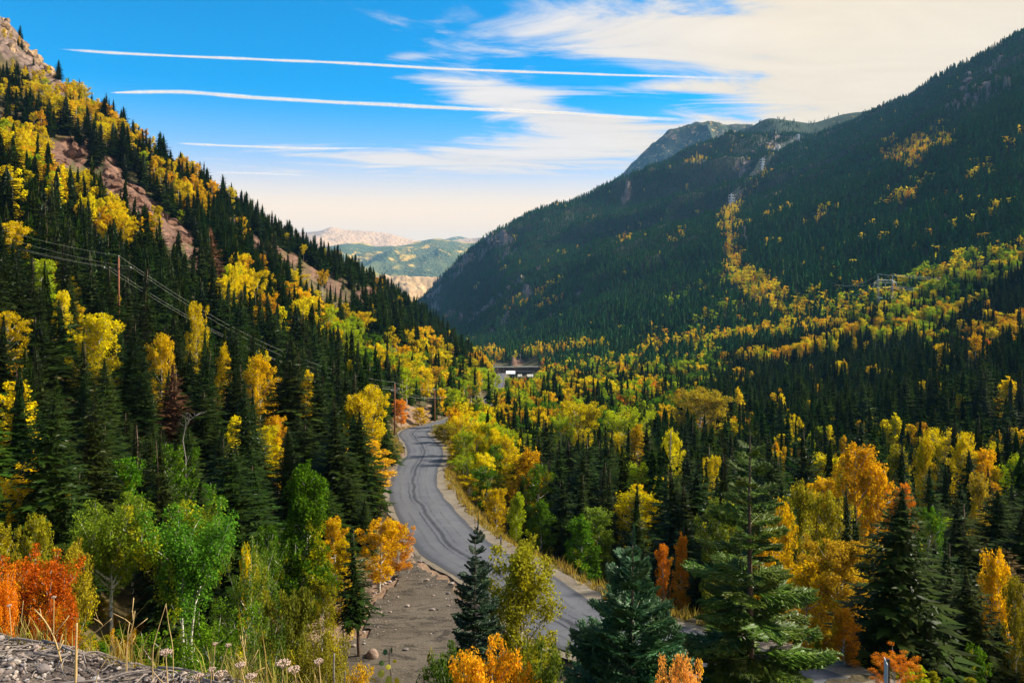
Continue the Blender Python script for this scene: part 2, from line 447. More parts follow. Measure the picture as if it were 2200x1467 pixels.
# the lip of the verge where the photographer stands
EDGE = [(-14.0, 7.2), (-6.0, 5.0), (-2.4, 3.95), (-1.1, 3.50), (-0.55, 3.30), (0.6, 2.55), (2.0, 1.9), (6.0, 0.5), (14.0, -1.5)]
def verge_h(x, y):
    ex = np.interp(x, [e[0] for e in EDGE], [e[1] for e in EDGE])
    s = y - ex
    z = -1.80 + 0.035 * fbm(x * 1.7, y * 1.7, 301, 4) - 0.02 * np.clip(x + 2, 0, 10)
    drop = np.where(s > 0, 0.18 * np.minimum(s, 0.25) / 0.25 + 1.15 * np.clip(s - 0.12, 0, None), 0.0)
    return z - drop
def ground(x, y):
    h = float(H(np.array([float(x)]), np.array([float(y)]))[0])
    return max(h, float(verge_h(np.array([float(x)]), np.array([float(y)]))[0])) if y < 13 else h

# ------------------------------------------------------------------ surface materials
def principled(name):
    m = bpy.data.materials.new(name); m.use_nodes = True
    t = NT(m.node_tree)
    b = t.n('ShaderNodeBsdfPrincipled'); o = t.n('ShaderNodeOutputMaterial')
    t.link(b.outputs[0], o.inputs['Surface'])
    b.inputs['Specular IOR Level'].default_value = 0.25
    b.inputs['Roughness'].default_value = 0.9
    return m, t, b, o
def bumpn(t, b, h, strength=0.4, dist=0.05):
    nd = t.n('ShaderNodeBump')
    nd.inputs['Strength'].default_value = strength; nd.inputs['Distance'].default_value = dist
    t.link(h, nd.inputs['Height']); t.link(nd.outputs[0], b.inputs['Normal'])
def plain(name, col, rough=0.8, var=0.25, scale=3.0, spec=0.25, metal=0.0):
    m, t, b, o = principled(name)
    g = t.n('ShaderNodeTexCoord')
    n = t.noise(g.outputs['Object'], scale, 4, 0.6)
    t.put(b.inputs['Base Color'], t.mix(n, tuple(c * (1 - var) for c in col), tuple(min(1, c * (1 + var)) for c in col)))
    b.inputs['Roughness'].default_value = rough; b.inputs['Specular IOR Level'].default_value = spec; b.inputs['Metallic'].default_value = metal
    return m

def mat_terrain():
    m, t, b, o = principled('hillside')
    g = t.n('ShaderNodeNewGeometry'); pos = g.outputs['Position']
    n1 = t.noise(pos, 0.05, 5, 0.6); n2 = t.noise(pos, 0.6, 5, 0.65); n3 = t.noise(pos, 5.0, 4, 0.6); n4 = t.noise(pos, 0.012, 3, 0.5)
    litter = t.mix(t.ss(n2, 0.35, 0.65), (0.030, 0.024, 0.012), (0.095, 0.068, 0.030))
    grass = t.mix(t.ss(n3, 0.3, 0.7), (0.075, 0.062, 0.020), (0.17, 0.12, 0.040))
    col = t.mix(t.ss(n1, 0.42, 0.62), litter, grass)
    col = t.mix(t.m('MULTIPLY', t.ss(n4, 0.45, 0.6), 0.35), col, (0.05, 0.07, 0.02))
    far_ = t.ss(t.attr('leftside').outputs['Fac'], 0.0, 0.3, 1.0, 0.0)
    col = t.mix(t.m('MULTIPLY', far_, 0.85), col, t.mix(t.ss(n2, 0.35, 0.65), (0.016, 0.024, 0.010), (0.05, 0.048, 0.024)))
    rk = t.attr('rock').outputs['Fac']; dt = t.attr('dirt').outputs['Fac']; lf = t.attr('leftside').outputs['Fac']
    v = t.n('ShaderNodeTexVoronoi', feature='DISTANCE_TO_EDGE'); t.put(v.inputs['Vector'], pos); v.inputs['Scale'].default_value = 0.12
    wv = t.noise(pos, 0.18, 6, 0.7, 0.6)
    red = t.mix(t.ss(wv, 0.3, 0.7), (0.060, 0.030, 0.022), (0.25, 0.135, 0.09))
    gry = t.mix(t.ss(wv, 0.3, 0.7), (0.075, 0.058, 0.050), (0.27, 0.20, 0.165))
    rcol = t.mix(lf, gry, red)
    rcol = t.mix(t.ss(v.outputs['Distance'], 0.0, 0.10, 0.55, 0.0), rcol, (0.06, 0.04, 0.03))
    col = t.mix(t.ss(rk, 0.18, 0.5), col, rcol)
    dcol = t.mix(t.ss(n3, 0.3, 0.7), (0.12, 0.072, 0.045), (0.29, 0.19, 0.12))
    col = t.mix(t.ss(dt, 0.2, 0.6), col, dcol)
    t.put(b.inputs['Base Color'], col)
    bumpn(t, b, t.m('ADD', t.m('MULTIPLY', n2, 0.7), t.m('MULTIPLY', n3, 0.12)), 0.8, 0.6)
    return m
TERR = mat_terrain()

def build_terrain():
    us = np.linspace(-0.98, 0.90, 620); ls = np.linspace(math.log(5.0), math.log(4200.0), 600)
    U, L = np.meshgrid(us, ls, indexing='ij')
    y = np.exp(L); x = U * y
    z, rock, dirt, pad = H(x, y, True)
    dirt = np.maximum(dirt, np.clip(pad, 0, 1))
    nu, nl = U.shape
    i, j = np.meshgrid(np.arange(nu - 1), np.arange(nl - 1), indexing='ij')
    q = np.stack([i * nl + j, (i + 1) * nl + j, (i + 1) * nl + j + 1, i * nl + j + 1], -1).reshape(-1, 4)
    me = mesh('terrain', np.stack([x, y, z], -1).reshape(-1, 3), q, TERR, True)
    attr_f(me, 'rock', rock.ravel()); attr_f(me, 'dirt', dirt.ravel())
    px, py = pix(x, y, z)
    attr_f(me, 'leftside', np.where(y > 900, 0.0, np.where((px < 170) & (py < 190), 0.35, 1.0)).ravel())  # upper left corner cliff: sunlit tan put into the rock colour
    o = obj('valley_terrain', me)
    tag(o, 'forested valley floor and both steep mountainsides', None, kind='structure')
    return us, ls, x, y, z
_us, _ls, _tx, _ty, _tz = build_terrain()
# skyline table: the steepest sight line met before each spot of the land (for what can be seen at all)
_run = np.maximum.accumulate(_tz / _ty, axis=1)
def seen_from_cam(x, y, ztop, slack=0.0):
    u = x / y
    i = np.clip(np.round((u - _us[0]) / (_us[1] - _us[0])).astype(int), 0, len(_us) - 1)
    j = np.clip(((np.log(y) - _ls[0]) / (_ls[1] - _ls[0])).astype(int) - 1, 0, len(_ls) - 1)
    return ztop / y + slack > _run[i, j]

# distant ranges beyond the mouth of the valley
def mat_far(name, green, bare, patch, scale, lo=0.45, hi=0.6, plo=0.58, phi=0.66):
    m, t, b, o = principled(name)
    g = t.n('ShaderNodeNewGeometry'); pos = g.outputs['Position']
    n1 = t.noise(pos, scale, 6, 0.6, 0.5); n2 = t.noise(pos, scale * 3.7, 6, 0.62, 0.8); n3 = t.noise(pos, scale * 30, 3, 0.6)
    col = t.mix(t.ss(n3, 0.35, 0.65), tuple(c * 0.7 for c in green), tuple(c * 1.3 for c in green))
    col = t.mix(t.ss(t.m('ADD', t.m('MULTIPLY', n1, 0.5), t.m('MULTIPLY', n2, 0.5)), lo, hi), col, bare)
    col = t.mix(t.ss(n2, plo, phi), col, patch)
    t.put(b.inputs['Base Color'], col)
    bumpn(t, b, n3, 0.6, 0.05 / scale)
    return m
def ridge(name, prof, d, depth, low, mat, label, amp=0.05, seed=1, nx_=240, ny_=60, back=0.35):
    """a mountain range: a crest line at distance d falling towards the valley and away behind"""
    px = np.linspace(prof[0][0], prof[-1][0], nx_)
    py = pchip([p[0] for p in prof], [p[1] for p in prof], px)
    t = np.linspace(-back, 1.0, ny_)
    X = np.repeat(((px - CX) / F * d)[:, None], ny_, 1); crest = np.repeat(((CY - py) / F * d)[:, None], ny_, 1)
    T = np.repeat(t[None], nx_, 0)
    Y = d - T * depth
    fall = np.where(T > 0, (1 - T) ** 1.25, 1 + T * 1.2)
    Z = low + (crest - low) * fall
    sp = depth * 0.22
    rel = (crest - low)
    Z = Z + rel * amp * np.sin(np.clip(T, 0, 1) * math.pi) * 2.2 * (1 - 2 * np.abs(vnoise(X / sp, Y / (sp * 2.5), seed)))
    Z = Z + rel * amp * 0.7 * fbm(X / (sp * 0.35), Y / (sp * 0.35), seed + 5, 4) * np.clip(0.25 + np.abs(T) * 2, 0, 1)
    i, j = np.meshgrid(np.arange(nx_ - 1), np.arange(ny_ - 1), indexing='ij')
    q = np.stack([i * ny_ + j, i * ny_ + j + 1, (i + 1) * ny_ + j + 1, (i + 1) * ny_ + j], -1).reshape(-1, 4)
    o = obj(name, mesh(name, np.stack([X, Y, Z], -1).reshape(-1, 3), q, mat, True))
    tag(o, label, None, kind='structure')
    RIDGES.append((X, Y, Z))
    return o
RIDGES = []
M_TUNDRA = mat_far('tundra_range', (0.16, 0.14, 0.08), (0.55, 0.36, 0.20), (0.60, 0.42, 0.24), 0.0006, 0.36, 0.52)  # bare tones raised so the range looks paler and sunlit by colour
M_WOODED = mat_far('wooded_range', (0.085, 0.110, 0.040), (0.135, 0.145, 0.045), (0.62, 0.40, 0.08), 0.0012, 0.45, 0.6, 0.54, 0.61)  # green and gold raised: golden sunlight is painted into the colours
M_HILL = mat_far('near_hills', (0.13, 0.15, 0.03), (0.22, 0.21, 0.05), (0.50, 0.36, 0.06), 0.003, 0.42, 0.6, 0.60, 0.68)
M_CLIFF = mat_far('cliff_range', (0.10, 0.11, 0.03), (0.48, 0.31, 0.15), (0.62, 0.42, 0.22), 0.006, 0.36, 0.46)
ridge('distant_mountain', [(300, 520), (560, 510), (640, 498), (690, 494), (715, 487), (745, 493), (800, 497), (840, 502), (880, 513), (930, 520), (1000, 512), (1150, 500)], 11500, 4000, -300, M_TUNDRA, 'distant bare pinkish tundra range on the horizon', 0.05, 3)
ridge('distant_mountain', [(880, 530), (940, 518), (985, 507), (1030, 517), (1100, 525), (1300, 510)], 13000, 2800, -300, M_WOODED, 'small blue peak on the horizon beside the right mountainside', 0.04, 5)
ridge('distant_mountain', [(350, 560), (600, 548), (690, 533), (770, 520), (820, 528), (900, 517), (950, 512), (1020, 519), (1100, 520), (1300, 530)], 8500, 3800, -330, M_WOODED, 'rounded green range with golden patches below the bare range', 0.10, 8)
ridge('distant_mountain', [(500, 530), (650, 548), (730, 562), (790, 577), (840, 596), (900, 620), (1000, 640)], 5600, 1500, -330, M_HILL, 'low yellow-green hill beyond the left slope', 0.08, 12)
ridge('distant_mountain', [(640, 640), (780, 600), (830, 589), (880, 592), (930, 597), (1000, 600), (1100, 590)], 4600, 900, -340, M_CLIFF, 'sunlit tan rock cliff at the mouth of the valley', 0.16, 17)
M_SUMMIT = mat_far('wooded_summit', (0.024, 0.046, 0.020), (0.03, 0.05, 0.02), (0.40, 0.27, 0.03), 0.012, 0.5, 0.6, 0.66, 0.70)
M_PEAK = mat_far('rocky_peak', (0.030, 0.050, 0.022), (0.20, 0.145, 0.115), (0.46, 0.29, 0.06), 0.010, 0.53, 0.60, 0.58, 0.64)  # gold patch colour stands in for sunlight on the top
ridge('mountain_peak', [(1150, 480), (1330, 375), (1380, 325), (1410, 298), (1440, 277), (1490, 266), (1530, 262), (1565, 268), (1600, 266), (1640, 275), (1720, 300), (1900, 360)], 5400, 1300, 60, M_PEAK, 'rocky knob with sunlit golden top behind the right ridge', 0.10, 23)
ridge('mountain_peak', [(1500, 330), (1590, 285), (1630, 262), (1655, 252), (1690, 256), (1740, 262), (1810, 244), (1860, 236), (1960, 220), (2100, 200)], 2950, 600, 200, M_SUMMIT, 'low wooded summit along the right skyline', 0.02, 29)

# ------------------------------------------------------------------ road, shoulders, pullout, creek
def mat_road():
    m, t, b, o = principled('asphalt')
    uv = t.n('ShaderNodeUVMap'); s = t.n('ShaderNodeSeparateXYZ'); t.link(uv.outputs[0], s.inputs[0])
    across, along = s.outputs[0], s.outputs[1]                     # metres from the centre line, metres along
    g = t.n('ShaderNodeNewGeometry'); pos = g.outputs['Position']
    n1 = t.noise(pos, 0.25, 5, 0.6); n2 = t.noise(pos, 9.0, 4, 0.7); n3 = t.noise(pos, 1.6, 5, 0.65)
    col = t.mix(t.ss(n1, 0.3, 0.7), (0.064, 0.066, 0.080), (0.100, 0.100, 0.112))
    col = t.mix(t.m('MULTIPLY', t.ss(n2, 0.4, 0.75), 0.35), col, (0.155, 0.152, 0.16))
    cv = t.n('ShaderNodeCombineXYZ'); t.put(cv.inputs[0], 0.0); t.put(cv.inputs[1], along); t.put(cv.inputs[2], 0.0)
    wob = t.m('MULTIPLY', t.m('SUBTRACT', t.noise(cv.outputs[0], 0.11, 3), 0.5), 1.5)
    wob2 = t.m('MULTIPLY', t.m('SUBTRACT', t.noise(cv.outputs[0], 0.9, 4, 0.7), 0.5), 0.35)
    def line(x0, hw, k=1.0):
        q = t.m('ABSOLUTE', t.m('SUBTRACT', t.m('ADD', t.m('ADD', across, t.m('MULTIPLY', wob, k)), wob2), x0))
        return t.ss(q, hw * 0.35, hw, 1.0, 0.0)
    brk = t.ss(t.noise(cv.outputs[0], 0.06, 4, 0.7), 0.38, 0.55)
    brk2 = t.ss(n3, 0.40, 0.58)
    seam = t.m('MAXIMUM', line(0.15, 0.30), t.m('MULTIPLY', line(0.75, 0.14, 0.6), brk))
    seam = t.m('MAXIMUM', seam, t.m('MULTIPLY', line(-1.5, 0.16, 0.4), t.m('MULTIPLY', brk, brk2)))
    seam = t.m('MAXIMUM', seam, t.m('MULTIPLY', line(-0.55, 0.12, 0.8), t.m('MULTIPLY', brk2, 0.8)))
    seam = t.m('MAXIMUM', seam, t.m('MULTIPLY', line(1.9, 0.20, 0.5), t.m('MULTIPLY', brk, 0.6)))
    col = t.mix(t.m('MULTIPLY', seam, t.lin(n3, 0.3, 0.6, 0.55, 0.95)), col, (0.020, 0.020, 0.025))
    edge = t.ss(t.m('ADD', t.m('ABSOLUTE', across), t.m('MULTIPLY', wob2, 1.6)), 2.55, 3.05)
    col = t.mix(t.m('MULTIPLY', edge, 0.75), col, (0.036, 0.035, 0.040))
    tr = t.m('MULTIPLY', t.ss(t.m('ABSOLUTE', t.m('SUBTRACT', t.m('ABSOLUTE', across), 1.65)), 0.2, 0.75, 1.0, 0.0), 0.22)
    col = t.mix(tr, col, (0.135, 0.133, 0.14))
    vo = t.n('ShaderNodeTexVoronoi', feature='DISTANCE_TO_EDGE'); t.put(vo.inputs['Vector'], pos); vo.inputs['Scale'].default_value = 0.45
    crack = t.m('MULTIPLY', t.ss(vo.outputs['Distance'], 0.0, 0.035, 1.0, 0.0), t.ss(n1, 0.42, 0.6))
    col = t.mix(t.m('MULTIPLY', crack, 0.7), col, (0.05, 0.05, 0.05))
    t.put(b.inputs['Base Color'], col)
    b.inputs['Roughness'].default_value = 0.72; b.inputs['Specular IOR Level'].default_value = 0.4
    bumpn(t, b, t.m('ADD', n2, t.m('MULTIPLY', n3, 0.6)), 0.5, 0.03)
    return m
def mat_gravel(name, a, c, dark, streak=0.80):
    m, t, b, o = principled(name)
    g = t.n('ShaderNodeNewGeometry'); pos = g.outputs['Position']
    n1 = t.noise(pos, 0.35, 5, 0.65, 0.4); n2 = t.noise(pos, 6.0, 4, 0.7); 
    mp = t.n('ShaderNodeMapping'); t.link(pos, mp.inputs[0]); mp.inputs['Rotation'].default_value = (0, 0, 0.35); mp.inputs['Scale'].default_value = (0.16, 0.5, 0.4)
    ns = t.noise(mp.outputs[0], 1.3, 7, 0.72, 2.2)
    col = t.mix(t.ss(n1, 0.3, 0.7), a, c)
    col = t.mix(t.m('MULTIPLY', t.ss(ns, 0.48, 0.60), streak), col, dark)
    col = t.mix(t.m('MULTIPLY', t.ss(n2, 0.52, 0.72), 0.55), col, tuple(min(1, q * 1.55) for q in c))
    col = t.mix(t.m('MULTIPLY', t.ss(n2, 0.30, 0.44, 1.0, 0.0), 0.5), col, dark)
    t.put(b.inputs['Base Color'], col)
    bumpn(t, b, t.m('ADD', n2, ns), 0.9, 0.06)
    return m
M_ROAD = mat_road()
M_GRAV = mat_gravel('gravel', (0.070, 0.055, 0.040), (0.115, 0.093, 0.070), (0.020, 0.016, 0.012))
M_SHOULD = mat_gravel('shoulder_gravel', (0.14, 0.113, 0.083), (0.215, 0.178, 0.135), (0.06, 0.047, 0.034), 0.25)

def strip_mesh(name, offs, lift, mat, ragged=0.0, seed=1, rng_i=None, crown=0.0):
    R = ROAD if rng_i is None else ROAD[rng_i[0]:rng_i[1]]
    t = np.gradient(R, axis=0); t[:, 2] = 0; t /= np.linalg.norm(t, axis=1)[:, None]
    nrm = np.stack([-t[:, 1], t[:, 0], 0 * t[:, 0]], -1)             # left of travel
    s = np.arange(len(R))
    V = []; A = []
    for k, o in enumerate(offs):
        oo = np.full(len(R), o)
        if ragged and (k == 0 or k == len(offs) - 1):
            oo = oo + ragged * fbm(s / 5.0, np.full(len(R), k * 7.3), seed, 3)
        v = R + nrm * oo[:, None]
        v[:, 2] = R[:, 2] + lift - crown * o * o
        V.append(v); A.append(oo)
    V = np.stack(V, 1); m = len(offs); n = len(R)
    i, j = np.meshgrid(np.arange(n - 1), np.arange(m - 1), indexing='ij')
    q = np.stack([i * m + j, i * m + j + 1, (i + 1) * m + j + 1, (i + 1) * m + j], -1).reshape(-1, 4)[:, ::-1]
    me = mesh(name, V.reshape(-1, 3), q, mat, True)
    uv = me.uv_layers.new(name='UVMap')
    A = np.stack(A, 1).ravel(); S = np.repeat(s, m).astype(float)
    li = np.zeros(len(me.loops), np.int32); me.loops.foreach_get('vertex_index', li)
    uv.data.foreach_set('uv', np.stack([A[li], S[li]], -1).astype(np.float32).ravel())
    return me
o = obj('road', strip_mesh('road', [-RW, -2.2, -1.1, 0, 1.1, 2.2, RW], 0.05, M_ROAD, 0.16, 3, None, 0.006))
tag(o, 'grey patched two-lane mountain road winding down the valley', None, kind='structure')
o = obj('road_shoulder', strip_mesh('road_shoulder', [-4.7, -4.0, -3.0], -0.035, M_SHOULD, 0.5, 7))
tag(o, 'pale gravel shoulder along the valley side of the road', None, kind='structure')
o = obj('road_shoulder', strip_mesh('road_shoulder', [3.0, 3.5, 3.85], -0.035, M_SHOULD, 0.35, 9))
tag(o, 'narrow gravel shoulder along the hill side of the road', None, kind='structure')

def build_pad():
    xs = np.arange(-30, 8, 0.5); ys = np.arange(40, 80, 0.5)
    X, Y = np.meshgrid(xs, ys, indexing='ij')
    z = H(X, Y)
    dd, zz, sd = near_road(X, Y); dd = dd.reshape(X.shape)
    rag = 0.5 * fbm(X / 2.5, Y / 2.5, 77, 3)
    dp = dist_poly(X, Y, PAD + [PAD[0]]) * np.where(in_poly(X, Y, PAD), 1, -1)
    ok = (dp > rag - 0.4) & (dd > 2.9)
    Z = z + 0.15
    Z = np.where(dd < 5.0, np.minimum(Z, (zz.reshape(X.shape) - 0.005)), Z)
    n, m = X.shape
    i, j = np.meshgrid(np.arange(n - 1), np.arange(m - 1), indexing='ij')
    keep = ok[:-1, :-1] & ok[1:, :-1] & ok[1:, 1:] & ok[:-1, 1:]
    q = np.stack([i * m + j, (i + 1) * m + j, (i + 1) * m + j + 1, i * m + j + 1], -1)[keep]
    used = np.unique(q); remap = np.full(n * m, -1); remap[used] = np.arange(len(used))
    v = np.stack([X, Y, Z], -1).reshape(-1, 3)[used]
    o = obj('gravel_pullout', mesh('gravel_pullout', v, remap[q], M_GRAV, True))
    tag(o, 'grey gravel pullout on the hill side of the road', None, kind='structure')
build_pad()

def mat_water():
    m, t, b, o = principled('creek_water')
    g = t.n('ShaderNodeNewGeometry')
    n = t.noise(g.outputs['Position'], 1.3, 5, 0.6, 1.0)
    t.put(b.inputs['Base Color'], t.mix(t.ss(n, 0.58, 0.66), (0.012, 0.016, 0.02), (0.45, 0.50, 0.55)))  # pale flecks are glints painted into the water's colour
    b.inputs['Roughness'].default_value = 0.12; b.inputs['Specular IOR Level'].default_value = 0.5
    bumpn(t, b, n, 0.8, 0.25)
    return m
CREEK = [(60, 42), (46, 58), (37, 72), (33, 84), (31, 100), (27, 120), (21, 150), (16, 190), (14, 240)]
def build_creek():
    c = np.array(CREEK, float)
    s = np.concatenate([[0], np.cumsum(np.linalg.norm(np.diff(c, axis=0), axis=1))])
    q = np.arange(0, s[-1], 1.5)
    x = np.interp(q, s, c[:, 0]) + 1.2 * np.sin(q / 9); y = np.interp(q, s, c[:, 1])
    V = []
    zc = H(x, y); zc = np.convolve(np.pad(zc, 6, 'edge'), np.ones(13) / 13, 'valid') + 0.35
    t = np.stack([np.gradient(x), np.gradient(y)], -1); t /= np.linalg.norm(t, axis=1)[:, None]
    for o_ in (-2.2, -0.8, 0.8, 2.2):
        oo = o_ * (1 + 0.25 * np.sin(q / 5.3 + o_))
        V.append(np.stack([x - t[:, 1] * oo, y + t[:, 0] * oo, zc + 0.05 * np.sin(q * 1.7 + o_ * 2)], -1))
    V = np.stack(V, 1); n, m = V.shape[:2]
    i, j = np.meshgrid(np.arange(n - 1), np.arange(m - 1), indexing='ij')
    f = np.stack([i * m + j, i * m + j + 1, (i + 1) * m + j + 1, (i + 1) * m + j], -1).reshape(-1, 4)[:, ::-1]
    o = obj('creek', mesh('creek', V.reshape(-1, 3), f, mat_water(), True))
    tag(o, 'dark creek glinting in the shade among right-hand trees', None, kind='structure')
build_creek()

# ------------------------------------------------------------------ foliage materials
YELLOW, GOLD, ORANGE, LIME, GREEN, OLIVE, RED = (0.76, 0.58, 0.005), (0.76, 0.45, 0.006), (0.74, 0.27, 0.010), (0.38, 0.47, 0.010), (0.095, 0.205, 0.009), (0.31, 0.27, 0.012), (0.52, 0.085, 0.008)
SPRUCE, FIR, BLUE = (0.021, 0.037, 0.0035), (0.085, 0.135, 0.010), (0.038, 0.108, 0.034)
def mat_leaf(name, col=None, hue=0.02, val=0.45, trans=0.42, patch=None, spec=0.06):
    """thin foliage: colour from the object (or fixed), each leaf a little different, patches turning"""
    m = bpy.data.materials.new(name); m.use_nodes = True
    t = NT(m.node_tree)
    oi = t.n('ShaderNodeObjectInfo'); g = t.n('ShaderNodeNewGeometry'); tc = t.n('ShaderNodeTexCoord')
    c = oi.outputs['Color'] if col is None else None
    if c is None:
        rgb = t.n('ShaderNodeRGB'); rgb.outputs[0].default_value = (*col, 1); c = rgb.outputs[0]
    isl = g.outputs['Random Per Island']
    if patch is not None:
        off = t.n('ShaderNodeCombineXYZ'); t.put(off.inputs[0], t.m('MULTIPLY', oi.outputs['Random'], 37.0))
        n = t.noise(t.vm('ADD', tc.outputs['Object'], off.outputs[0]), 3.2, 3, 0.6)
        pc = t.mix(0.6, c, patch)
        c = t.mix(t.ss(n, 0.56, 0.70), c, pc)
    hs = t.n('ShaderNodeHueSaturation')
    t.put(hs.inputs['Hue'], t.m('ADD', 0.5, t.m('ADD', t.lin(isl, 0, 1, -hue, hue), t.lin(oi.outputs['Random'], 0, 1, -hue, hue))))
    r2 = t.m('FRACT', t.m('MULTIPLY', isl, 7.31))
    t.put(hs.inputs['Value'], t.m('MULTIPLY', t.lin(r2, 0, 1, 1 - val, 1 + val), t.lin(t.m('FRACT', t.m('MULTIPLY', oi.outputs['Random'], 5.7)), 0, 1, 0.78, 1.18)))
    t.put(hs.inputs['Color'], c)
    d = t.n('ShaderNodeBsdfDiffuse'); tr = t.n('ShaderNodeBsdfTranslucent'); mx = t.n('ShaderNodeMixShader'); o = t.n('ShaderNodeOutputMaterial')
    t.link(hs.outputs[0], d.inputs[0]); t.link(hs.outputs[0], tr.inputs[0])
    mx.inputs[0].default_value = trans
    t.link(d.outputs[0], mx.inputs[1]); t.link(tr.outputs[0], mx.inputs[2])
    out = mx.outputs[0]
    if spec:
        gl = t.n('ShaderNodeBsdfGlossy'); gl.inputs['Roughness'].default_value = 0.45
        m2 = t.n('ShaderNodeMixShader'); m2.inputs[0].default_value = spec
        t.link(out, m2.inputs[1]); t.link(gl.outputs[0], m2.inputs[2]); out = m2.outputs[0]
    t.link(out, o.inputs['Surface'])
    return m
M_LEAF = mat_leaf('aspen_leaf', None, 0.011, 0.42, 0.45, YELLOW, 0.0)
M_NEEDLE = mat_leaf('spruce_needle', None, 0.02, 0.5, 0.15, None, 0.02)
M_NEEDLE_TIP = mat_leaf('needle_tip', None, 0.015, 0.35, 0.2, None, 0.03)
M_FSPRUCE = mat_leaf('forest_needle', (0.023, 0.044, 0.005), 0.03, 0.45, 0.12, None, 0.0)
M_FSPRUCE_FAR = mat_leaf('far_needle', (0.030, 0.066, 0.018), 0.03, 0.45, 0.12, None, 0.0)  # far copy of the needles, with sky-lit blue-green put into the colour
M_FASP = {k: mat_leaf('grove_leaf_' + k, c, 0.012, 0.30, 0.42, None, 0.0) for k, c in
          (('yellow', YELLOW), ('gold', GOLD), ('orange', ORANGE), ('lime', LIME), ('green', GREEN), ('olive', OLIVE))}
def mat_bark(name, a, c, stripes):
    m, t, b, o = principled(name)
    tc = t.n('ShaderNodeTexCoord')
    mp = t.n('ShaderNodeMapping'); t.link(tc.outputs['Object'], mp.inputs[0]); mp.inputs['Scale'].default_value = (18, 18, 60 if stripes else 12)
    n = t.noise(mp.outputs[0], 1.0, 4, 0.7)
    t.put(b.inputs['Base Color'], t.mix(t.ss(n, 0.50, 0.62), a, c))
    return m
M_ASPBARK = mat_bark('aspen_bark', (0.58, 0.54, 0.46), (0.10, 0.085, 0.07), True)
M_BARK = mat_bark('conifer_bark', (0.085, 0.055, 0.040), (0.20, 0.135, 0.10), False)
M_DEAD = mat_bark('dead_wood', (0.24, 0.21, 0.19), (0.11, 0.095, 0.085), False)

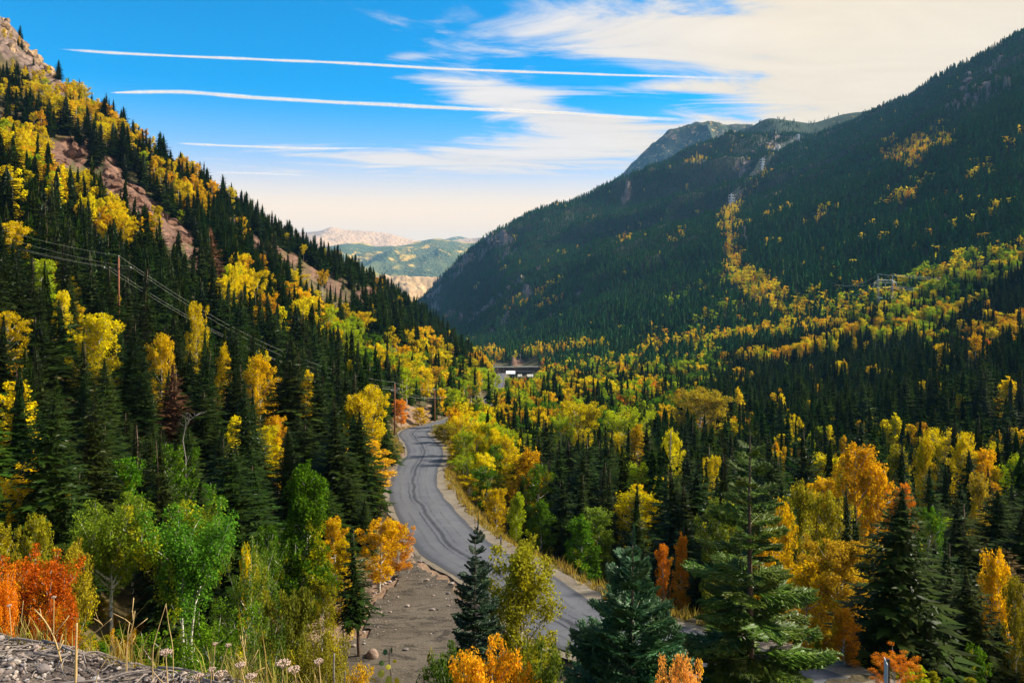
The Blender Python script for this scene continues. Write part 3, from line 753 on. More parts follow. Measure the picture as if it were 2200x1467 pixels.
# ------------------------------------------------------------------ tree shapes (one metre tall, scaled when planted)
def unit(v): return v / (np.linalg.norm(v, axis=-1, keepdims=True) + 1e-9)
def trunk_mesh(name, r0, top, mat, wob=0.006, k=6, seed=0, n=9):
    g = np.random.default_rng(seed)
    z = np.linspace(-0.03, top, n)
    p = np.stack([np.cumsum(g.normal(0, wob, n)), np.cumsum(g.normal(0, wob, n)), z], -1); p[:2, :2] = 0
    b = MB(); b.tube(p, r0 * (1 - 0.9 * np.linspace(0, 1, n)), k)
    return b.mesh(name, mat, True), p
def spruce_crown(name, seed, whorls, per, pairs, mat, R=0.15, base=0.07, droop=0.5, ragged=0.25, blade=0.30, diamond=False, power=0.85, core=0.5):
    g = np.random.default_rng(seed)
    V = []; tri = []; quad = []; n = 0
    hs = base + (1 - base) * (np.linspace(0, 1, whorls) ** 1.0) * 0.985
    for wi, h in enumerate(hs):
        rel = (1 - h) / (1 - base)
        Lm = R * (rel ** power) * (0.55 + 0.45 * min(1, (h - base) / 0.10 + 0.25)) + 0.008
        m = max(4, int(round(per * (0.55 + 0.45 * rel))))
        a0 = g.uniform(0, 6.28)
        for bi in range(m):
            a = a0 + bi * 6.283 / m + g.normal(0, 0.22)
            L = Lm * g.uniform(1 - ragged, 1 + ragged * 0.8)
            if g.random() < 0.06: L *= 0.4
            hz = h + g.normal(0, 0.35 * (1 - base) / whorls)
            out = np.array([math.cos(a), math.sin(a), 0.0]); sid = np.array([-out[1], out[0], 0.0])
            up = 0.55 * (1 - rel) + 0.02
            dr = droop * g.uniform(0.6, 1.3) * (0.35 + 0.65 * rel)
            def pt(t): return out * (L * t) + np.array([0, 0, hz + L * (up * t - dr * t * t + 0.22 * dr * t ** 4)])
            ts = (np.arange(pairs) + 0.6) / pairs
            for t_ in ts:
                p0 = pt(t_ * 0.92); p1 = pt(min(1, t_ * 0.92 + 1.3 / pairs * 0.6))
                w_ = L * blade * (1.08 - 0.75 * t_) * g.uniform(0.7, 1.25)
                for s in (-1, 1):
                    hang = g.uniform(-0.75, 0.15)
                    tip = p0 + sid * s * w_ * math.cos(hang) + out * w_ * g.uniform(0.3, 0.8) + np.array([0, 0, w_ * (math.sin(hang) * 0.9)])
                    if diamond:
                        mid = (p0 + tip) / 2; ax = unit(np.cross(tip - p0, g.normal(0, 1, 3) + np.array([0, 0, 2.0]))) * w_ * 0.17
                        V += [p0, mid + ax, tip, mid - ax]; quad.append((n, n + 1, n + 2, n + 3)); n += 4
                    else:
                        V += [p0, p1 + np.array([0, 0, -0.25 * w_]), tip]; tri.append((n, n + 1, n + 2)); n += 3
            e0, e1 = pt(0.7), pt(1.0)
            s_ = sid * L * blade * 0.3
            e2 = e1 + out * L * 0.10
            V += [e0 + s_, e0 - s_, e2]; tri.append((n, n + 1, n + 2)); n += 3
    # leader
    for k in range(3):
        a = k * 2.1
        d_ = np.array([math.cos(a), math.sin(a), 0]) * 0.008
        V += [np.array([0, 0, 0.955]) + d_, np.array([0, 0, 0.955]) - d_, np.array([0, 0, 1.0])]; tri.append((n, n + 1, n + 2)); n += 3
    for i in range(9):                            # the dark, closed inner crown
        h0 = base + (1 - base) * i / 9 * 0.93; h1 = min(0.985, h0 + (1 - base) / 9 * 1.9)
        r = R * core * ((1 - h0) / (1 - base)) ** power * g.uniform(0.85, 1.15) + 0.004; a0 = g.uniform(0, 6.28); top = n
        V.append(np.array([0, 0, h1])); n += 1
        for j in range(12):
            a = a0 + j * math.pi / 6; rr = r * (g.uniform(0.85, 1.25) if j % 2 == 0 else g.uniform(0.45, 0.7))
            V.append(np.array([rr * math.cos(a), rr * math.sin(a), h0 + g.normal(0, 0.012)])); n += 1
        for j in range(12): tri.append((top, top + 1 + j, top + 1 + (j + 1) % 12))
    f = []
    if tri: f.append(np.array(tri))
    if quad: f.append(np.array(quad))
    return mesh(name, np.array(V), f, mat)
def spruce_far(name, seed, mat, R=0.15, base=0.04, tiers=6, k=7):
    g = np.random.default_rng(seed); V = []; T = []; n = 0
    for i in range(tiers):
        h0 = base + (1 - base) * i / tiers * 0.94
        h1 = min(1.0, h0 + (1 - base) / tiers * 1.9)
        r = R * (1 - (h0 - base) / (1 - base)) ** 0.9 * g.uniform(0.8, 1.2) + 0.012
        a0 = g.uniform(0, 6.28); top = n
        V.append((g.normal(0, 0.004), g.normal(0, 0.004), h1)); n += 1
        for j in range(2 * k):
            a = a0 + j * math.pi / k; rr = r * (g.uniform(0.8, 1.2) if j % 2 == 0 else g.uniform(0.35, 0.6))
            V.append((rr * math.cos(a), rr * math.sin(a), h0 + (0 if j % 2 == 0 else 0.35 * (h1 - h0)) + g.normal(0, 0.008))); n += 1
        for j in range(2 * k): T.append((top, top + 1 + j, top + 1 + (j + 1) % (2 * k)))
    return mesh(name, np.array(V), np.array(T), mat)

def aspen_parts(name, seed, shape, leaves, leaf, limbs=20, k=6, mats=None):
    """trunk, limbs and crown of one aspen, a metre tall and about 0.4 across"""
    g = np.random.default_rng(seed)
    lo, wid, prof = {'oval': (0.16, 0.24, lambda s: math.sin(math.pi * min(1, 0.13 + 0.82 * s)) ** 0.8),
                     'round': (0.42, 0.34, lambda s: math.sin(math.pi * min(1, 0.16 + 0.74 * s)) ** 0.7),
                     'forked': (0.76, 0.27, lambda s: math.sin(math.pi * min(1, 0.2 + 0.7 * s)) ** 0.6),
                     'column': (0.14, 0.15, lambda s: math.sin(math.pi * min(1, 0.2 + 0.72 * s)) ** 0.7),
                     'cone': (0.12, 0.22, lambda s: (1 - s) ** 0.75 * min(1, 0.45 + 3 * s) + 0.05),
                     'bush': (0.02, 0.42, lambda s: math.sin(math.pi * min(1, 0.30 + 0.62 * s)) ** 0.6)}[shape]
    tr = MB()
    nst = {'bush': 4, 'round': 2, 'forked': 2}.get(shape, 1)
    axes = []
    for s in range(nst):
        n = 9; z = np.linspace(-0.03, 0.93 if nst == 1 else g.uniform(0.75, 0.9), n)
        lean = g.uniform(-1, 1, 2) * (0.0 if nst == 1 else 0.16 if shape == 'bush' else 0.09)
        wx = np.cumsum(g.normal(0, 0.008, (n, 2)), 0)
        p = np.concatenate([wx + lean[None] * np.linspace(0, 1, n)[:, None] ** 1.2, z[:, None]], 1); p[0, :2] = p[1, :2] = (s * 0.02, 0)
        r0 = 0.017 if nst == 1 else 0.012
        if shape == 'round': r0 = 0.016
        if shape == 'forked': r0 = 0.024
        tr.tube(p, r0 * (1 - 0.86 * np.linspace(0, 1, n)), k)
        axes.append(p)
    lb = MB(); cents = []; rad = []
    for i in range(limbs):
        s = (i + g.uniform(0, 1)) / limbs
        ax = axes[i % nst]
        z0 = lo * 0.85 + (0.90 - lo * 0.85) * s ** 0.95
        z0 = min(z0, ax[-1, 2])
        o = np.array([np.interp(z0, ax[:, 2], ax[:, 0]), np.interp(z0, ax[:, 2], ax[:, 1]), z0])
        az = i * 2.39996 + g.normal(0, 0.35)
        L = wid * prof(s) * g.uniform(0.72, 1.12) + 0.02
        el = g.uniform(0.35, 0.85) + 0.35 * s
        q = np.linspace(0, 1, 5)[:, None]
        d = np.array([math.cos(az), math.sin(az), 0.0])
        p = o + d * L * q + np.array([0, 0, 1.0]) * L * (math.tan(el) * 0.55 * q + 0.12 * q ** 2) + g.normal(0, 0.008, (5, 3)) * q
        if p[-1, 2] > 0.96: p[:, 2] = o[2] + (p[:, 2] - o[2]) * (0.96 - o[2]) * g.uniform(0.35, 1.0) / (p[-1, 2] - o[2])
        if leaves > 300: lb.tube(p, 0.0065 * (1 - 0.8 * q[:, 0]) * (1 - 0.4 * s), 4, False)
        for t_ in (0.42, 0.62, 0.82, 1.0):
            c = o + (p[-1] - o) * t_
            c = np.array([np.interp(t_, q[:, 0], p[:, j]) for j in range(3)]) + g.normal(0, 0.022, 3)
            cents.append(c); rad.append(0.020 + 0.030 * g.random() + 0.012 * (1 - s))
            if leaves > 4000:
                e = c + unit(g.normal(0, 1, 3) + d * 0.6 + np.array([0, 0, 0.5])) * g.uniform(0.03, 0.07)
                lb.tube([c, (c + e) / 2 + g.normal(0, 0.004, 3), e], [0.0022, 0.0016, 0.0008], 3, False)
                cents.append(e); rad.append(0.018 + 0.02 * g.random())
    for ax in axes:
        for z_ in (0.80, 0.88, 0.95, 0.985):
            zz = ax[-1, 2] / 0.93 * z_
            cents.append(np.array([np.interp(zz, ax[:, 2], ax[:, 0]), np.interp(zz, ax[:, 2], ax[:, 1]), zz]) + g.normal(0, 0.008, 3)); rad.append(0.030 * (1.15 - z_) * 4 * 0.6 + 0.008)
    cents = np.array(cents); rad = np.array(rad)
    wgt = rad ** 1.5; wgt /= wgt.sum()
    ci = g.choice(len(cents), leaves, p=wgt)
    dirs = unit(g.normal(0, 1, (leaves, 3)))
    rr = rad[ci] * (g.random(leaves) ** 0.45) * 1.35
    c = cents[ci] + dirs * rr[:, None] * np.array([1.15, 1.15, 0.85])
    c[:, 2] = np.where(c[:, 2] > 1.0, 1.0 - (c[:, 2] - 1.0) * 1.5, np.maximum(c[:, 2], 0.005))
    nrm = unit(g.normal(0, 1, (leaves, 3)) + dirs * 0.5 + np.array([0, 0, 0.35]))
    a = unit(np.cross(nrm, g.normal(0, 1, (leaves, 3)))); b_ = np.cross(nrm, a)
    sz = leaf * g.uniform(0.65, 1.3, (leaves, 1))
    sq = np.array([1.15, 1.15, 0.55 if shape in ('forked', 'bush') else 0.78])
    a, b_ = a * sq, b_ * sq
    V = np.stack([c + a * sz, c + b_ * sz * 0.75, c - a * sz * 0.9, c - b_ * sz * 0.75], 1).reshape(-1, 3)
    Q = np.arange(leaves * 4).reshape(-1, 4)
    mats = mats or (M_ASPBARK, M_LEAF)
    return tr.mesh(name + '_trunk', mats[0], True), (lb.mesh(name + '_limbs', mats[0], True) if lb.n else None), mesh(name + '_crown', V, Q, mats[1])

# the stock of shapes -------------------------------------------------
SP_NEAR = [(trunk_mesh('spruce_trunk', 0.014, 0.97, M_BARK, 0.003, 6, s)[0], spruce_crown('spruce_crown', 100 + s, 44, 11, 7, M_NEEDLE, R, 0.04, dr, 0.30, 0.40, True, pw, 0.30))
           for s, (R, dr, pw) in enumerate(((0.165, 0.55, 0.72), (0.145, 0.40, 0.85), (0.19, 0.50, 0.65), (0.125, 0.65, 0.6), (0.155, 0.35, 0.9)))]
SP_MID = [(trunk_mesh('spruce_trunk', 0.013, 0.96, M_BARK, 0.003, 5, s)[0], spruce_crown('spruce_crown', 200 + s, 26, 10, 4, M_NEEDLE, R, 0.04, dr, 0.32, 0.48, False, pw, 0.42))
          for s, (R, dr, pw) in enumerate(((0.165, 0.5, 0.75), (0.14, 0.4, 0.85), (0.185, 0.55, 0.65), (0.12, 0.6, 0.6), (0.15, 0.35, 0.9), (0.20, 0.45, 0.7)))]
SP_NEAR += [(trunk_mesh('spruce_trunk', 0.014, 0.97, M_BARK, 0.004, 6, 90 + s)[0], spruce_crown('spruce_crown', 190 + s, 30, 9, 7, M_NEEDLE, 0.16, bs, 0.5, 0.55, 0.42, True, 0.7, 0.22)) for s, bs in enumerate((0.16, 0.28))]
SP_MID += [(trunk_mesh('spruce_trunk', 0.013, 0.96, M_BARK, 0.004, 5, 90 + s)[0], spruce_crown('spruce_crown', 290 + s, 20, 8, 4, M_NEEDLE, 0.16, bs, 0.5, 0.55, 0.50, False, 0.7, 0.30)) for s, bs in enumerate((0.14, 0.25))]
AS_SHAPES = ['oval', 'round', 'column', 'cone', 'bush']
AS_NEAR = {sh: [aspen_parts('aspen_' + sh, 300 + i * 7 + k, sh, 10000, 0.0105, 26) for k in range(2)] for i, sh in enumerate(AS_SHAPES)}
AS_MID = {sh: [aspen_parts('aspen_' + sh, 400 + i * 7 + k, sh, 2600, 0.0185, 16, 5) for k in range(2)] for i, sh in enumerate(AS_SHAPES)}
AS_FINE = {sh: aspen_parts('aspen_' + sh, 500 + i, sh, 24000, 0.0082, 36, 7) for i, sh in enumerate(('oval', 'round', 'bush', 'column', 'forked', 'cone'))}

def proto_col(name, meshes):
    c = bpy.data.collections.new(name)
    for i, me in enumerate(meshes):
        c.objects.link(bpy.data.objects.new(f'{name}_{i:02d}', me))
    return c
def merged(tr, lb, cr, name, leafmat):
    """one mesh of a whole tree for the uncounted forest"""
    vs_, qs, mi, n = [], [], [], 0
    for k, me in enumerate((tr, cr)):
        v = np.zeros(len(me.vertices) * 3, np.float32); me.vertices.foreach_get('co', v)
        for p in (3, 4):
            f = [tuple(q.vertices) for q in me.polygons if len(q.vertices) == p]
            if f:
                qs.append(np.array(f) + n); mi += [k] * len(f)
        vs_.append(v.reshape(-1, 3)); n += len(me.vertices)
    m = mesh(name, np.vstack(vs_), qs, None)
    m.materials.append(tr.materials[0]); m.materials.append(leafmat)
    m.polygons.foreach_set('material_index', np.array(mi, np.int32))
    return m
C_SPFAR = proto_col('far_spruce', [spruce_far('far_spruce', 600 + i, M_FSPRUCE_FAR, R) for i, R in enumerate((0.17, 0.14, 0.12, 0.20, 0.155, 0.13))])
C_SPMID = proto_col('mid_spruce', [merged(t_, None, c_, 'mid_spruce', M_FSPRUCE) for t_, c_ in SP_MID])
C_ASFAR, C_ASMID = {}, {}
for kcol in M_FASP:
    fl = [aspen_parts('far_aspen', 700 + i, sh, 130, 0.052, 9, 4, (M_ASPBARK, M_FASP[kcol]))[2] for i, sh in enumerate(('oval', 'column', 'cone', 'round'))]
    C_ASFAR[kcol] = proto_col('far_aspen_' + kcol, fl)
    ml = [merged(AS_MID[sh][0][0], None, AS_MID[sh][0][2], 'mid_aspen', M_FASP[kcol]) for sh in ('oval', 'column', 'cone', 'round')]
    C_ASMID[kcol] = proto_col('mid_aspen_' + kcol, ml)

def gn_scatter(name, pts, sxy, sz, rot, idx, coll, label, lean=None):
    """an uncountable mass of trees: points on the land, one tree set at each"""
    me = bpy.data.meshes.new(name)
    me.vertices.add(len(pts)); me.vertices.foreach_set('co', np.asarray(pts, np.float32).ravel())
    a = me.attributes.new('scl', 'FLOAT_VECTOR', 'POINT'); a.data.foreach_set('vector', np.stack([sxy, sxy, sz], -1).astype(np.float32).ravel())
    a = me.attributes.new('rot', 'FLOAT_VECTOR', 'POINT')
    r = np.zeros((len(pts), 3), np.float32); r[:, 2] = rot; r[:, 0] = rng.normal(0, 0.045, len(pts)); r[:, 1] = rng.normal(0, 0.045, len(pts))
    a.data.foreach_set('vector', r.ravel())
    a = me.attributes.new('pick', 'INT', 'POINT'); a.data.foreach_set('value', np.asarray(idx, np.int32))
    o = obj(name, me)
    tag(o, label, None, kind='stuff')
    ng = bpy.data.node_groups.new('scatter_' + name, 'GeometryNodeTree')
    ng.interface.new_socket('Geometry', in_out='INPUT', socket_type='NodeSocketGeometry')
    ng.interface.new_socket('Geometry', in_out='OUTPUT', socket_type='NodeSocketGeometry')
    N = ng.nodes; K = ng.links
    gi, go = N.new('NodeGroupInput'), N.new('NodeGroupOutput')
    ci = N.new('GeometryNodeCollectionInfo'); ci.inputs['Collection'].default_value = coll; ci.inputs['Separate Children'].default_value = True; ci.inputs['Reset Children'].default_value = True
    ip = N.new('GeometryNodeInstanceOnPoints'); ip.inputs['Pick Instance'].default_value = True
    def at(nm, ty):
        q = N.new('GeometryNodeInputNamedAttribute'); q.data_type = ty; q.inputs['Name'].default_value = nm
        return q.outputs['Attribute']
    K.new(gi.outputs[0], ip.inputs['Points']); K.new(ci.outputs[0], ip.inputs['Instance'])
    K.new(at('pick', 'INT'), ip.inputs['Instance Index']); K.new(at('scl', 'FLOAT_VECTOR'), ip.inputs['Scale'])
    er = N.new('FunctionNodeEulerToRotation'); K.new(at('rot', 'FLOAT_VECTOR'), er.inputs[0]); K.new(er.outputs[0], ip.inputs['Rotation'])
    K.new(ip.outputs[0], go.inputs[0])
    md = o.modifiers.new('scatter', 'NODES'); md.node_group = ng
    return o

# ------------------------------------------------------------------ planting
HALF_A = {'forked': 0.36, 'oval': 0.32, 'round': 0.42, 'column': 0.23, 'cone': 0.29, 'bush': 0.48}
SP_R = {'near': (0.165, 0.145, 0.19, 0.125, 0.155, 0.16, 0.16), 'mid': (0.165, 0.14, 0.185, 0.12, 0.15, 0.20, 0.16, 0.16)}
PLANTED = []                                    # x, y, radius of every tree already set
def root_at(name, x, y, z, rz):
    return empty(name, (x, y, z), rz)
def part(name, me, parent, sxy, sz, color=None):
    o = bpy.data.objects.new(name, me)
    o.scale = (sxy, sxy, sz)
    if color is not None: o.color = (*color, 1.0)
    return add(o, parent)
def jit(c, k=0.10):
    s = random.uniform(1 - k, 1 + k)
    return tuple(max(0.003, q * s * random.uniform(1 - k * 0.5, 1 + k * 0.5)) for q in c)
def spruce(x, y, h, w_, color, label, lod='near', var=None, group=None, z=None):
    z = float(H(np.array([x]), np.array([y]))[0]) if z is None else z
    tr, rr = (SP_NEAR, SP_R['near']) if lod == 'near' else (SP_MID, SP_R['mid'])
    k = random.randrange(len(tr)) if var is None else var
    r = root_at('spruce_tree', x, y, z - 0.15, random.uniform(0, 6.28))
    r.rotation_euler = (random.gauss(0, 0.035), random.gauss(0, 0.035), r.rotation_euler[2])
    sxy = w_ / (2 * rr[k])
    part('trunk', tr[k][0], r, sxy * 0.5 + h * 0.5, h)
    part('crown', tr[k][1], r, sxy, h, jit(color, 0.22))
    tag(r, label, 'tree', group)
    PLANTED.append((x, y, w_ / 2))
    return r
def aspen(x, y, h, w_, shape, color, label, lod='near', var=None, group=None, name='aspen_tree', z=None):
    z = float(H(np.array([x]), np.array([y]))[0]) if z is None else z
    st = AS_FINE.get(shape) if lod == 'fine' else None
    if st is None:
        q = (AS_MID if lod == 'mid' else AS_NEAR)[shape]
        st = q[random.randrange(len(q)) if var is None else var]
    r = root_at(name, x, y, z - 0.08, random.uniform(0, 6.28))
    sxy = w_ / (2 * HALF_A[shape])
    part('trunk', st[0], r, sxy, h)
    if st[1] is not None and lod != 'mid': part('limbs', st[1], r, sxy, h)
    part('crown', st[2], r, sxy, h, jit(color, 0.06))
    tag(r, label, 'shrub' if name == 'shrub' else 'tree', group)
    PLANTED.append((x, y, w_ / 2))
    return r
def where(px, top, d, wpx):
    x = (px - CX) / F * d
    z = ground(x, d)
    return x, d, z, max(0.8, (CY - top) / F * d - z), wpx * d / F

# the three conifers nearest the camera, bough by bough -----------------
def bough_mesh(name, seed, L, twigs, tw, plump, mat, sweep=0.35):
    """one bough a metre long lying along +X: a stem with flat sprays of needled twigs"""
    g = np.random.default_rng(seed)
    b = MB()
    def stem(t): return np.array([t, 0.03 * math.sin(3 * t + seed), sweep * (0.10 * t - 0.55 * t * t + 0.50 * t ** 3)])
    b.tube([stem(t) for t in np.linspace(0, 1, 6)], 0.014 * (1 - 0.8 * np.linspace(0, 1, 6)), 4, False)
    def twig(p, d, ln, r):
        d = unit(d); up = np.array([0, 0, 1.0])
        a = unit(np.cross(d, up)); c = np.cross(d, a)
        m = 5
        ts = (0.0, 0.25, 0.62, 1.0)
        rs = (0.35, 1.0, 0.85, 0.0)
        vs_ = []
        for t_, rr in zip(ts, rs):
            q = p + d * ln * t_ + up * (0.10 * ln * t_ * t_)
            if rr == 0: vs_.append(q); continue
            for k in range(m):
                an = k * 2 * math.pi / m + t_ * 2
                vs_.append(q + (a * math.cos(an) * 1.25 + c * math.sin(an) * 0.8) * r * rr * g.uniform(0.7, 1.3))
        f4, f3 = [], []
        for s in range(2):
            for k in range(m): f4.append((s * m + k, s * m + (k + 1) % m, (s + 1) * m + (k + 1) % m, (s + 1) * m + k))
        for k in range(m): f3.append((2 * m + k, 2 * m + (k + 1) % m, 3 * m))
        n0 = len(vs_)
        for k in range(plump):                    # needles standing off the twig
            t_ = g.uniform(0.05, 0.95); an = g.uniform(0, 6.28)
            q = p + d * ln * t_ + up * (0.10 * ln * t_ * t_)
            o_ = a * math.cos(an) * 1.25 + c * math.sin(an) * 0.8
            e = q + o_ * r * 2.0 + d * r * 1.3; sd = d * r * 0.42
            vs_ += [q + sd, q - sd, e]; f3.append((n0, n0 + 1, n0 + 2)); n0 += 3
        b.push(vs_, f3, f4)
    for i in range(twigs):
        t = 0.14 + 0.84 * (i + g.uniform(0, 0.8)) / twigs
        s = 1 if i % 2 else -1
        ln = tw * (1.15 - 0.75 * t) * g.uniform(0.75, 1.2) * (0.5 + 0.5 * min(1, t * 3.5))
        d = np.array([0.75, s * 0.85, g.uniform(-0.28, 0.10)])
        p = stem(t)
        twig(p, d, ln, 0.026)
        for q in (0.35, 0.62):
            dd = np.array([1.0, s * g.uniform(-0.1, 0.25), g.uniform(-0.25, 0.12)]); twig(p + unit(d) * ln * q, dd, ln * 0.55 * g.uniform(0.7, 1.2), 0.022)
            if ln > 0.2: twig(p + unit(d) * ln * q, np.array([0.25, s * 1.0, g.uniform(-0.35, 0)]), ln * 0.42, 0.022)
    twig(stem(0.9), np.array([1, 0, 0.1]), 0.16, 0.024)
    return b.mesh(name, mat)
def hero_conifer(name, px, top, d, base_px_w, whorls, per, color, label, seed, sweep, lift, power=0.8, bare=0.05, plump=10, tw=0.46, r0=0.16, gap=0.0, rag=0.2, hmax=None):
    x, y, z, h, w_ = where(px, top, d, base_px_w)
    r = root_at(name, x, y, z - 0.2, 0.0)
    g = np.random.default_rng(seed)
    zz = np.linspace(0, h + 0.2, 12)
    tb = MB(); tb.tube(np.stack([np.cumsum(g.normal(0, 0.012, 12)), np.cumsum(g.normal(0, 0.012, 12)), zz], -1), r0 * (1 - 0.94 * zz / zz[-1]), 9)
    obj('trunk', tb.mesh('hero_trunk', M_BARK, True), r)
    bm = [bough_mesh('bough', seed * 10 + k, 1.0, 20, tw, plump, M_NEEDLE_TIP, sweep) for k in range(4)]
    R = w_ / 2
    for i in range(whorls):
        s = i / (whorls - 1)
        s = s ** 0.92
        rel = 1 - s
        hb = bare * h + (h * 0.985 - bare * h) * s
        L0_ = R * rel ** power + 0.10
        m = max(4, int(round(per * (0.55 + 0.45 * rel))))
        a0 = g.uniform(0, 6.28)
        for k in range(m):
            if g.random() < gap: continue
            L = L0_ * g.uniform(1 - rag, 1 + rag * 0.7)
            o = bpy.data.objects.new('bough', bm[g.integers(4)])
            o.location = (0, 0, hb + g.normal(0, 0.25 * h / whorls))
            o.rotation_euler = (g.normal(0, 0.12), -(lift + 0.65 * s ** 1.5 + g.normal(0, 0.08)), a0 + k * 6.283 / m + g.normal(0, 0.15))
            o.scale = (L, L * (0.85 + 0.5 * s), L * (1.0 + 0.3 * s))
            o.color = (*jit(color, 0.14), 1)
            add(o, r)
    for k in range(1):
        o = bpy.data.objects.new('leader', bm[0]); o.location = (0, 0, h * 0.955); o.rotation_euler = (0, -1.5, 0); q = h * 0.06 + 0.12; o.scale = (q, q * 0.55, q * 0.55); o.color = (*color, 1); add(o, r)
    tag(r, label, 'tree')
    PLANTED.append((x, y, R * 0.8))
    return r
hero_conifer('fir_tree', 1612, 896, 34, 315, 25, 8, FIR, 'tall open fir with level boughs beside the lower road', 3, 0.42, -0.10, 0.80, 0.04, 12, 0.50, 0.19, 0.30, 0.36)
hero_conifer('blue_spruce_tree', 1358, 1136, 20, 465, 23, 9, BLUE, 'dense blue-green spruce sapling left of the tall fir', 5, 0.30, 0.12, 0.85, 0.02, 14, 0.55, 0.10, 0.14, 0.28)
hero_conifer('spruce_tree', 1024, 1116, 27, 185, 34, 10, (0.026, 0.055, 0.022), 'slim dark spruce standing against the near road', 8, 0.55, -0.05, 0.62, 0.03, 8, 0.42, 0.09, 0.08, 0.35)

